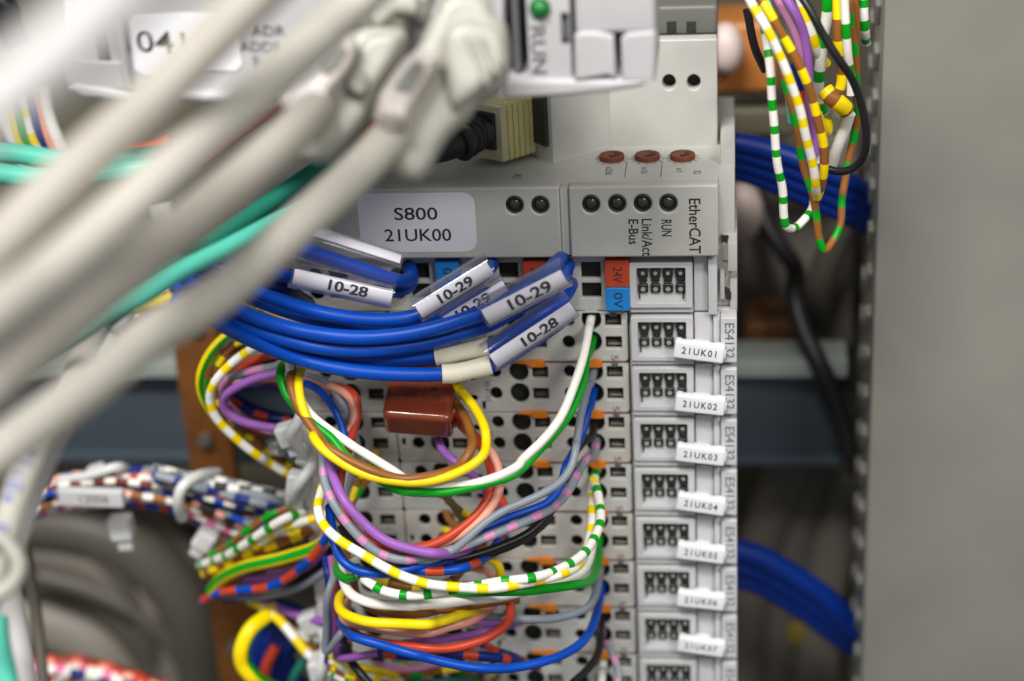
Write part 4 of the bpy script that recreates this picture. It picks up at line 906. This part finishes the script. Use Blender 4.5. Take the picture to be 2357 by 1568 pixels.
# ------------------------------------------------------------------ hanging wires beside the post
GR = 'wires hanging beside the cabinet post'
for c, sp, lb, r in (
 ('white/green/5.2/.33', 'd 372,-60,6 385,120,2 410,290,0 440,480,-2 450,700 462,880 482,1060,-2 508,1230 520,1400 545,1480,0 600,1490,3 660,1430,6 705,1360,9 720,1250', 'white wire with green bands hanging in the long hook', 0.98),
 ('white/yellow/5.0/.45', 'd 270,-60,-4 330,50 390,150,-7 470,320 545,490,-7 610,680 655,870,-5 695,1040 722,1200,-1 738,1290,2', 'white wire with yellow bands hanging foremost beside the post', 1.02),
 ('brown/yellow/7.4/.45', 'd 340,-60,0 430,90,-3 540,290 640,470,-4 710,640 755,820,-2 782,960 783,1110,0 765,1230,2 735,1300,5', 'brown wire with long yellow bands hanging beside the post', 1.05),
 ('violet', 'd 500,-60,6 590,70,4 650,230 685,400,4 690,560 700,720,6 715,880,8 730,1010', 'violet wire hanging beside the post', 1.05),
 ('rose', 'd 440,-60,10 520,60,9 590,200 640,360,8 680,520', 'rose wire hanging behind the violet one', 0.8),
 ('grey', 'd 420,-60,12 510,90,11 580,250 640,420,10 690,640', 'grey wire hanging behind the violet one', 0.8),
 ('black', 'd 610,-60,2 700,90,-1 790,240 880,390,-2 960,520 1030,680,0 1070,850 1050,1000,2 980,1090,4 890,1120,5 800,1105,6', 'black wire hanging in a long hook beside the post', 0.95),
 ('brown/green/7/.4', 'd 500,400,10 550,640,8 590,800,7 625,950 660,1100,6 700,1250,5 730,1400,5 755,1560,5 790,1640 h 800,205,6 850,130,8 890,20 d 900,1300,12 930,1150,14 985,850,16 1000,650,14 985,350,12 950,60,10 945,-60', 'brown wire with green bands hanging lowest in a deep hook', 0.92),
 ('brown/yellow/8/.4', 'd 872,-60,8 882,120,7 880,300,7 905,450,9 885,590,9 830,640', 'brown and yellow banded wire hanging second from the post', 1.15),
 ('white/green/9/.3', 'd 915,-60,6 925,150,6 935,350,7 955,500,9 960,620', 'white wire with sparse green bands hanging near the post', 1.0),
 ('yellow', 'd 905,-60,10 915,130,10 925,300,9 940,480,10', 'yellow wire hanging near the post behind the white and green one', 0.8),
 ('white/green/4.6/.35', 'd 1042,-60,16 1050,100,16 1056,200,17 1060,280,20', 'white wire with green bands hanging closest to the post', 1.1),
 ('white/green/8/.35', 'd 800,-60,18 805,100,18 775,260,18 755,420,19 750,600,20 775,740,22', 'thick white and green banded wire hanging behind the others', 1.3),
 ('yellow/white/6/.5', 'd 610,-60,18 660,100,17 710,240,17 750,350,18 800,420,20', 'yellow and white banded wire hanging behind the others', 1.2),
 ('brown', 'd 980,-60,14 985,100,14 980,300,15 990,520,16 1000,600', 'brown wire hanging close to the post', 1.0),
 ('white', 'd 950,740,12 915,850,13 870,960,14 835,1080,16', 'broad white wire end above the blue cables', 1.4),
 ('white', 'd 880,700,16 850,790,17 840,850,18', 'short white wire end above the blue cables', 1.0),
 ('yellow/brown/4/.4', 'd 790,590,10 850,640,9 900,680,9 930,720,10', 'yellow wire bend with brown marks at the middle of the hanging wires', 2.0),
 ('yellow', 'd 740,740,10 760,820,10 800,860,12 810,780,12', 'yellow wire crook behind the brown and yellow banded one', 1.2),
 ('navy/red/12/.5', 'd 590,420,12 620,560,12 650,680,12 665,830', 'navy and red banded wire hanging behind the violet one', 1.25),
 ('black', 'd 280,60,20 330,300,20 400,460,22', 'black wire hanging in front of the copper block', 1.0),
 ('teal', 'd 400,-60,18 470,250,16 530,500,14 555,700,13 565,800', 'thin turquoise wire behind the white and yellow banded one', 0.6),
 ('white', 'd 735,940,10 740,1000,9 745,1060,9', 'short white strand behind the brown and yellow banded wire', 1.0)):
    W(lb, c, sp, r*0.92, GR)

# ------------------------------------------------------------------ blue cables with tags
GBLUE = 'blue cables crossing in front of the terminals'
RB = 1.52
def B(lb, sp, c='blue'):
    return cable('blue_cable', sp, RB, solid(c), lb, GBLUE)
B('blue cable, the upper one of the sweep, threaded through the small 10-29 tag', 'f -420,250,-44 -180,350,-36 60,455,-30 260,530,-26 500,600,-23 750,645,-22 1000,652,-21 1170,622,-20 1330,535,-19 1500,425,-17 1600,350,-14 1640,300,-5 1645,290,3')
B('blue cable, the brightest in the middle, threaded through the large 10-29 tag', 'f -420,400,-52 -200,500,-44 -60,570,-38 120,650,-34 380,720,-31 680,765,-30 960,762,-29 1260,712,-28 1500,635,-27 1660,580,-26 1850,450,-24 2010,330,-18 2090,260,-8 2110,230,4')
B('blue cable just beneath the brightest one', 'f -420,440,-46 -150,600,-38 50,700,-34 300,785,-31 560,838,-29 850,850,-28 1150,815,-26 1400,755,-24 1640,680,-22.5 1850,560,-21 2060,430,-18 2130,330,-8 2150,280,4')
B('blue cable entering the upper cream sleeve', 'f -400,560,-38 -100,660,-32 200,790,-28 480,868,-25 800,912,-23.5 1050,912,-23 1290,888,-22 1450,865,-21.5 1630,835,-21 1850,690,-20 2080,540,-16 2150,450,-6 2170,400,3')
B('lowest blue cable, entering the lower cream sleeve', 'f -420,520,-50 -180,650,-42 0,750,-36 200,840,-32 420,920,-29 700,980,-28 1000,1008,-27 1320,1008,-26 1480,985,-25 1640,955,-24 1850,830,-20 2060,690,-15 2120,640,-6 2130,620,4')
B('dark blue cable in shade behind the upper one', 'f -300,330,-26 100,520,-20 350,610,-18 620,680,-17 900,700,-15 1100,690,-14 1280,640,-10 1500,500,-4 1600,400,3')
B('blue cable inside the wide clear sleeve above the 10-28 tag', 'f -50,80,-28 200,130,-26 430,200,-24 700,290,-22 980,385,-19 1080,400,-14 1120,350,-6 1090,280,3')
B('blue cable behind the 10-28 tag, entering the terminal under the coupler', 'f -300,190,-34 -50,270,-30 220,340,-24 420,390,-18 700,450,-16 950,470,-14 1090,440,-8 1130,380,3')
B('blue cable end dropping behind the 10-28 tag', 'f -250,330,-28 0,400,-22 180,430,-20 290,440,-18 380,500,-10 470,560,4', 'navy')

def sleeve_tag(name, label, s0, s1, Y, R_in, strip_h, txt, ang0, tsize, tlen, toff=0.0, edge=0.0, striplen=(0.0, 1.0), rv=None, group=None):
    """clear sleeve from s0 to s1 (tile coordinates) with a curved white card inside and lettering on it"""
    P0 = atY(*pix(s0[0], s0[1], s0[2]), Y[0]); P1 = atY(*pix(s1[0], s1[1], s1[2]), Y[1])
    ax = (P1-P0); L = ax.length; ax.normalize()
    toc = -(RZ - ax*RZ.dot(ax)).normalized(); vv = toc.cross(ax).normalized()
    if vv.z < 0: vv = -vv
    rv = rv or R_in
    root = thing(name, label, 'cable tag', (P0+P1)/2, group)
    def P(s, a, r): return P0+ax*s+(vv*math.sin(a)*rv*r+toc*math.cos(a)*R_in*r)
    def shell(nm, a0, a1, r0, r1, sa, sb, mat, closed=False):
        na = 36 if closed else 20; bm = bmesh.new(); rows = []
        ns = 8
        for i in range(ns+1):
            s = sa+(sb-sa)*i/ns
            rows.append([[bm.verts.new(P(s, a0+(a1-a0)*j/na, r)) for j in range(na if closed else na+1)] for r in (r0, r1)])
        nj = na if closed else na
        for i in range(ns):
            for j in range(nj):
                j2 = (j+1) % na if closed else j+1
                bm.faces.new((rows[i][1][j], rows[i][1][j2], rows[i+1][1][j2], rows[i+1][1][j]))
                bm.faces.new((rows[i][0][j], rows[i+1][0][j], rows[i+1][0][j2], rows[i][0][j2]))
        for i in (0, ns):
            for j in range(nj):
                j2 = (j+1) % na if closed else j+1
                bm.faces.new((rows[i][0][j], rows[i][0][j2], rows[i][1][j2], rows[i][1][j]))
        if not closed:
            for i in range(ns):
                for j in (0, na): bm.faces.new((rows[i][0][j], rows[i][1][j], rows[i+1][1][j], rows[i+1][0][j]))
        return from_bm(bm, nm, mat, root, True, 40)
    shell('clear_sleeve', 0, 2*math.pi, 1.0, 1.08, 0, L, M['clear'], True)
    h = strip_h/2
    card = shell('card', ang0-h, ang0+h, 0.86, 0.95, L*striplen[0]+0.5, L*striplen[1]-0.4, M['tagwhite'])
    # dark line along the card's rim inside the sleeve
    pts = [P(L*striplen[0]+0.45, ang0-h+2*h*j/16, 0.99) for j in range(17)]
    tube('card_edge', pts, 0.07, M['greyink'], root, n=6)
    if txt:
        me = glyphs(txt, tsize/0.7, 'CENTER', 0.10); xs = [v.co.x for v in me.vertices]; wd = max(xs)-min(xs); mid = (max(xs)+min(xs))/2
        b = bmesh.new(); b.from_mesh(me)
        for q in range(-14, 15):
            bmesh.ops.bisect_plane(b, geom=b.verts[:]+b.edges[:]+b.faces[:], plane_co=(0, q*0.16, 0), plane_no=(0, 1, 0))
        b.to_mesh(me); b.free()
        for v in me.vertices:
            s = L*0.5+toff+(v.co.x-mid)*tlen/wd; a = ang0+edge+v.co.y/R_in
            v.co = P(s, a, 0.972)
        put('lettering', me, M['ink'], card)
    return root
# sleeves (start at their lower or outer end)
sleeve_tag('cable_tag', 'large sharp white tag 10-29 in a clear sleeve, foremost of the tags', ('g', 20, 612), ('g', 560, 338), (-27.5, -25.5), 2.7, 1.45, '10-29', -0.45, 2.35, 9.4, 1.2, rv=2.9)
sleeve_tag('cable_tag', 'smaller white tag 10-29 in a clear sleeve, beside the large sharp one', ('f', 1150, 590), ('f', 1640, 290), (-21.5, -17), 2.6, 1.35, '10-29', -0.35, 2.1, 8.0, 0.3, rv=2.7)
sleeve_tag('cable_tag', 'partly hidden white tag with only a 9 legible, under the smaller 10-29 tag', ('f', 1330, 670), ('f', 1740, 420), (-17, -12), 2.3, 1.4, '10-29', -0.2, 2.0, 8.0, -0.6)
sleeve_tag('cable_tag', 'white tag 10-28 faded by glare, lowest of the tags beside the cream sleeves', ('g', 55, 900), ('g', 600, 540), (-24, -18), 2.7, 1.35, '10-28', -0.55, 2.0, 8.4, 1.5, rv=3.1)
sleeve_tag('cable_tag', 'white tag 10-28 in a clear sleeve, tilting down behind the slanting grey cable', ('f', 330, 350), ('f', 1000, 490), (-23, -19), 2.5, 1.5, '10-28', -0.3, 2.1, 8.2, 1.2, rv=2.7)
sleeve_tag('cable_tag', 'blank wide clear sleeve with a thin white card edge, above the tilting 10-28 tag', ('f', 400, 130), ('f', 1030, 330), (-24, -20), 2.6, 0.8, None, 0.85, 2.1, 8.2, 0, rv=3.6)

for lb, sp in (('upper cream sleeve slipped over a blue cable end', 'f 1280,893,-22.2 1360,880,-22 1450,862,-21.6 1540,845,-21.2 1625,826,-21'),
               ('lower cream sleeve slipped over a blue cable end, above the capacitor', 'f 1322,1008,-26 1400,1003,-25.6 1480,985,-25 1560,968,-24.5 1640,948,-24')):
    o = tube('cable_sleeve', smooth(path(sp)), 1.98, M['ferrule'], n=20, rfun=lambda u: 1.0+0.035*math.sin(u*9)+0.05*(u < 0.03)); tag(o, lb, 'cable sleeve')

# ------------------------------------------------------------------ capacitor
t0, t1 = pix('f', 948, 985), pix('f', 1408, 1010)
Yc = -19
C0 = (atY(*pix('f', 940, 1130), Yc)+atY(*pix('f', 1400, 1165), Yc))/2
P = atY(*pix('f', 940, 1240), Yc); Q2 = atY(*pix('f', 1385, 1275), Yc)
u = (Q2-P); Lc = u.length; u.normalize(); dn = Vector((0.05, -0.85, -0.53)).normalized(); dn = (dn-u*dn.dot(u)).normalized(); nn = u.cross(dn)
if nn.y > 0: nn = -nn
root = thing('capacitor', 'glossy red brown dipped capacitor with faint stamped figures, hanging under the lower blue cables', 'capacitor', C0+ZV*4)
top = atY(*pix('f', 1175, 950), Yc); mid = P+u*Lc/2
bot = mid+dn*2.0
up = -dn; hgt = (top-bot).dot(up)
bm = bmesh.new(); hgt = 14.5; add_box(bm, bot+up*hgt/2+nn*-3.0, (u, nn, up), (Lc/2+0.15, 4.2, hgt/2), 1.7, 7)
from_bm(bm, 'resin_body', M['cap'], root)
fc = bot-nn*(-0.9-0.05)
for s, du, h, ln, cap in (('B   .1K', -1.0, 9.2, 7.0, 1.0), ('60V  J B', -0.6, 7.3, 8.4, 1.0), ('K 2 2 2', -2.0, 5.4, 6.6, 1.0)):
    fit(s, cap, ln, bot+nn*1.23+u*du+up*h, u, up, M['capink'], root, 0.03)
bm = bmesh.new(); ring(bm, bot+nn*1.23+u*3.6+up*5.2, nn, 0.7, 0.09, 18, 6); add_box(bm, bot+nn*1.23+u*3.6+up*5.2, (u, nn, up), (.5, .04, .08)); from_bm(bm, 'stamp_ring', M['capink'], root)

# ------------------------------------------------------------------ cable ties
def tie(label, t_, x, y, Y, s=1.0, strap=None, rot=0.0):
    c = atY(*pix(t_, x, y), Y); root = thing('cable_tie', label, 'cable tie', c, 'nylon cable ties')
    a = (Vector((math.cos(rot), 0, math.sin(rot))), YV, Vector((-math.sin(rot), 0, math.cos(rot))))
    bm = bmesh.new(); add_box(bm, c, a, (2.3*s, 2.0*s, 2.5*s), 0.9*s, 4); add_box(bm, c-a[2]*3.0*s-YV*0.5, a, (1.5*s, 0.6*s, 2.0*s), 0.3*s, 2); from_bm(bm, 'head', M['tie'], root)
    if strap:
        pts = smooth(path(strap)); me = tube_mesh('strap', pts, 1.25*s, n=12); put('strap', me, M['tie'], root)
    return root
tie('white nylon tie head closing the upper wiring bundle', 'e', 1885, 1400, -4, 1.05, 'e 1980,1180,-4 1960,1300,-8 1900,1400,-8 1960,1500,-4 2000,1580,2', 0.3)
tie('white nylon tie head in the middle, where the wide banded arch ends', 'i', 1950, 275, -2, 1.1, 'i 2010,60,2 2040,160,-3 1960,270,-6 1900,390,-2 1930,440,4', -0.2)
tie('white nylon tie head near the bottom edge of the wiring bundle', 'j', 1050, 1490, -6, 1.15, 'j 1030,1200,4 1090,1300,-4 1060,1480,-9 1040,1600,-6', 0.1)
tie('white nylon tie below the white marker of the banded bundle', 'i', 795, 560, 22, 1.25, None, 0.1)
tie('white nylon tie strap across the banded bundle beside the copper strip', 'i', 1340, 640, 18, 1.1, 'i 1190,500,14 1165,400,10 1190,300,10 1290,230,14 1420,210,22', -0.6)
tie('white nylon tie head squeezed in the fan of strands', 'j', 990, 1180, 2, 1.1, None, 0.4)
tie('blurry white tie end above the marker bundle', 'i', 640, 220, 22, 1.0, 'i 400,250,20 560,230,18 760,170,18 820,180,22', 0.3)
for k, (x, y) in enumerate(((930, 90), (900, 380))):
    W(['nylon strap end sticking up from the middle tie', 'nylon strap end hanging from the middle tie'][k], 'white', 'j %d,%d,2 %d,%d,0 %d,%d,-2' % (x+20, y-110, x, y-20, x-10, y+60), 1.4, cat='strap')
c = atY(*pix('i', 600, 365), 12); root = thing('bundle_marker', 'blurry white rectangular marker with dark figures on the banded bundle', 'marker', c)
bm = bmesh.new(); add_box(bm, c, (Vector((1, 0, -0.03)).normalized(), YV, Vector((0.03, 0, 1)).normalized()), (8.0, 1.2, 2.3), 0.6, 4); mk = from_bm(bm, 'marker_body', M['white'], root)
fit('12006', 2.2, 7.2, c-YV*1.25+XV*1.0, XV, ZV, M['greyink'], mk, 0.02)
o = tube('cable_label', smooth(path('i 1880,-10,6 1760,30,7 1840,60,5')), 1.6, M['tie']); tag(o, 'small white clip behind the wide banded arch', 'clip')

# ------------------------------------------------------------------ turquoise cables
G4 = 'turquoise cables'
cable('turquoise_cable', 'm 1560,300,@380 1360,412,@374 1100,590 850,762,@366 600,930 380,1080,@356 150,1250 -100,1440,@348', 1.9, solid('dkteal'), 'dark turquoise cable diving under the slanting grey cables', G4)
cable('turquoise_cable', 'm 1650,470,@374 1300,650,@366 1000,805 720,955,@350 400,1118 150,1280,@336 o 250,722,@333 190,765 120,808 40,862,@328', 1.75, solid('teal'), 'bright turquoise cable between two slanting grey cables', G4)
o = outline('cable_clip', 'm 190,700 330,660 345,790 210,820', 345, 6, M['white'], None, 1.2); tag(o, 'small white clip glimpsed between the third and fourth slanting cables', 'clip')
cable('turquoise_cable', 'a -60,1000,@360 100,1005 300,1035,@362 600,1060 850,1040,@366 1050,1010', 2.0, solid('teal'), 'upper turquoise cable running level behind the grey cables', G4)
cable('turquoise_cable', 'a -60,1125,@358 100,1150 300,1160,@360 600,1145 850,1110,@364 1050,1080', 2.0, solid('teal'), 'lower turquoise cable running level behind the grey cables', G4)
cable('turquoise_cable', 'i -30,1150,@330 -10,1350 20,1480 50,1620', 2.2, solid('teal'), 'turquoise cable at the very bottom corner', G4)

# ------------------------------------------------------------------ thick grey network cables and boots near the lens
GE = 'slanting grey network cables'
def eth(lb, sp, r, m='ethernet', group=GE): return cable('network_cable', sp, r, M[m], lb, group, n=24)
eth('nearest grey network cable, thickest, cutting off the top corner', 'o -160,368,@150 -60,280 60,186,@152 170,94,@153 300,-28,@155 460,-178', 3.1, 'ethlight')
eth('second grey network cable, running from the top edge to the side edge', 'o -160,715,@226 0,560,@232 90,470 187,378,@238 262,310 343,238,@245 460,118 575,5,@252 700,-115', 3.3, 'ethernet2')
eth('third grey network cable, whose boot meets the top edge', 'o -160,830,@214 0,712,@222 100,642 225,535,@236 361,413 450,335,@250 543,258 680,132,@272 800,22,@288 900,-60', 3.15)
eth('fourth grey network cable, ending in the blurred boot', 'o -160,1000,@232 0,868,@238 120,768 276,637,@252 347,577 440,508,@270 537,427 664,315,@292 740,235,@320', 3.35, 'ethernet2')
eth('fifth grey network cable, lowest and sharpest, ending in the large boot', 'o -160,1155,@250 0,1040,@257 130,945 247,858,@266 347,772 473,700,@277 579,617 704,503,@290 801,417 880,335,@309 940,265,@319', 3.3)
f1 = eth('grey network cable with blue printing, dropping past the ring', 'o 262,680,@362 232,745,@356 200,810,@345 160,900 110,985,@315 60,1090 25,1180,@310 -5,1290 -40,1400,@308', 2.55, 'ethernet', 'cables dropping to the grey ring')
eth('thinner shiny pale cable beside the printed one', 'o 290,720,@362 255,780,@354 215,850,@340 160,960 118,1040,@322 85,1120 52,1210,@318 22,1290 -10,1350,@316 -60,1450', 1.72, 'ethlight', 'cables dropping to the grey ring')
eth('pale blurred cable dropping below the grey ring', 'i -10,700,@345 30,900 80,1150,@350 130,1430 160,1640', 2.6, 'ethlight', 'cables dropping to the grey ring')
eth('dark grey cable dropping beside the pale one below the ring', 'i 150,620,@450 190,850 240,1150,@460 290,1640', 1.5, 'dkcable', 'cables dropping to the grey ring')
eth('warm grey cable at the side edge below the ring', 'i -60,850,@352 10,1150 40,1400,@352 70,1640', 1.8, 'ethernet2', 'cables dropping to the grey ring')
rp = smooth([atD(*pix('i', x, y), 305) for x, y in ((-110, 660), (-20, 620), (70, 700), (125, 800), (100, 900), (20, 985), (-80, 1020))])
tag(tube('cable_ring', rp, 1.35, M['boot'], n=16), 'pale translucent ring round the dropping cables at the side edge', 'cable ring')
# blue printing along the dropping cable
def on_cable(s, spec, r, cap, mat, parent, ang, u0, spacing):
    pts = smooth(path(spec), 20); i0 = int(len(pts)*u0); run = 0; k = 0; tgt = 0
    for i in range(i0, len(pts)-1):
        if run >= tgt and k < len(s):
            T = (pts[i+1]-pts[i]).normalized(); toc = -(RZ-T*RZ.dot(T)).normalized(); sd = T.cross(toc)
            nrm = (toc*math.cos(ang)+sd*math.sin(ang)).normalized(); upv = nrm.cross(T).normalized()
            if s[k] != ' ':
                me = glyphs(s[k], cap/0.7, 'CENTER', 0.05); MM = Matrix((T, upv, nrm)).transposed().to_4x4(); MM.translation = pts[i]+nrm*(r+0.05)
                me.transform(MM); put('lettering', me, mat, parent)
            k += 1; tgt += spacing
        run += (pts[i+1]-pts[i]).length
on_cable('PliGe B5', 'o 262,680,@362 232,745,@356 200,810,@345 160,900 110,985,@315 60,1090 25,1180,@310 -5,1290 -40,1400,@308', 2.55, 2.0, M['blueink'], f1, 0.15, 0.575, 2.15)

def boot(label, parts, tie_group='boots of the grey network cables'):
    root = None
    for name, spec, dist, th, m, bev, sub in parts:
        o = None
        if root is None:
            pts = [tuple(map(float, k.split(','))) for k in spec.split()[1:]]
            c = atD(*pix(spec[0], sum(p[0] for p in pts)/len(pts), sum(p[1] for p in pts)/len(pts)), dist)
            root = thing('connector_boot', label, 'connector', c, tie_group)
        outline(name, spec, dist, th, M[m], root, bev, 4, sub)
    return root
boot('large translucent grey boot of the lowest slanting cable, beside the ribbed cream plug', [
 ('boot_body', 'b 1235,120 1350,-60 1600,-60 1655,60 1695,110 1745,170 1765,430 1700,560 1560,650 1480,760 1380,850 1300,960 1240,1080 1170,1160 1100,1170 1000,1120 900,960 870,830 900,640 1000,480 1090,370 1170,270', 312, 11, 'boot', 2.6, 3),
 ('boot_shoulder', 'b 1330,230 1480,120 1690,180 1735,300 1730,440 1600,560 1500,640 1400,700 1350,560', 308.5, 6, 'boot', 2.0, 3),
 ('latch_guard', 'b 880,790 895,640 990,480 1100,350 1180,330 1290,345 1310,390 1200,560 1130,680 1090,810 980,840', 305, 6, 'bootclip', 1.6, 3),
 ('latch_tip', 'b 905,640 1110,660 1080,790 900,770', 303.6, 3, 'bootclip', 1.2, 0),
 ('latch_window', 'b 1012,590 1030,540 1140,390 1205,415 1200,470 1110,612', 304.6, 2, 'bootdark', 0.4, 0),
 ('boot_rib', 'b 1480,250 1520,240 1640,540 1600,560', 307.2, 3, 'boot', 0.7, 0),
 ('boot_rib', 'b 1560,240 1600,230 1700,470 1670,500', 307.2, 3, 'boot', 0.7, 0)])
boot('blurred translucent grey boot behind the large one', [
 ('boot_body', 'b 330,640 480,520 560,400 700,230 800,170 950,160 1080,190 1060,320 960,470 900,560 850,700 770,830 650,960 560,1040 420,1040 350,960 300,820', 318, 10, 'boot', 2.4, 3),
 ('boot_shoulder', 'b 800,250 1000,200 1060,260 900,520 780,660 720,500', 316, 6, 'boot', 1.8, 3),
 ('latch_guard', 'b 270,700 280,600 430,540 600,390 690,240 760,260 720,420 600,580 560,700 440,720', 311, 5, 'bootclip', 1.4, 3),
 ('latch_window', 'b 520,440 600,340 680,300 700,340 640,440 560,500', 310.6, 2, 'bootdark', 0.4, 0),
 ('latch_window', 'b 720,470 770,420 840,500 820,600 770,620 700,560', 314.5, 2, 'bootdark', 0.4, 0),
 ('latch_tip', 'b 330,590 590,540 540,710 320,700', 309.8, 3, 'ethlight', 1.0, 0),
 ('latch_tip', 'b 240,560 330,560 320,650 220,660', 311, 3, 'ethlight', 0.8, 0)])
boot('blurred grey boot cut off by the top edge, above the other two', [
 ('boot_body', 'b 660,120 800,-80 1240,-80 1240,20 1190,150 1110,110 1060,190 900,200 760,170', 322, 10, 'boot', 2.4, 3),
 ('boot_shoulder', 'b 820,60 1000,-60 1160,-60 1150,90 1020,80 900,170', 319, 5, 'boot', 1.5, 3)])
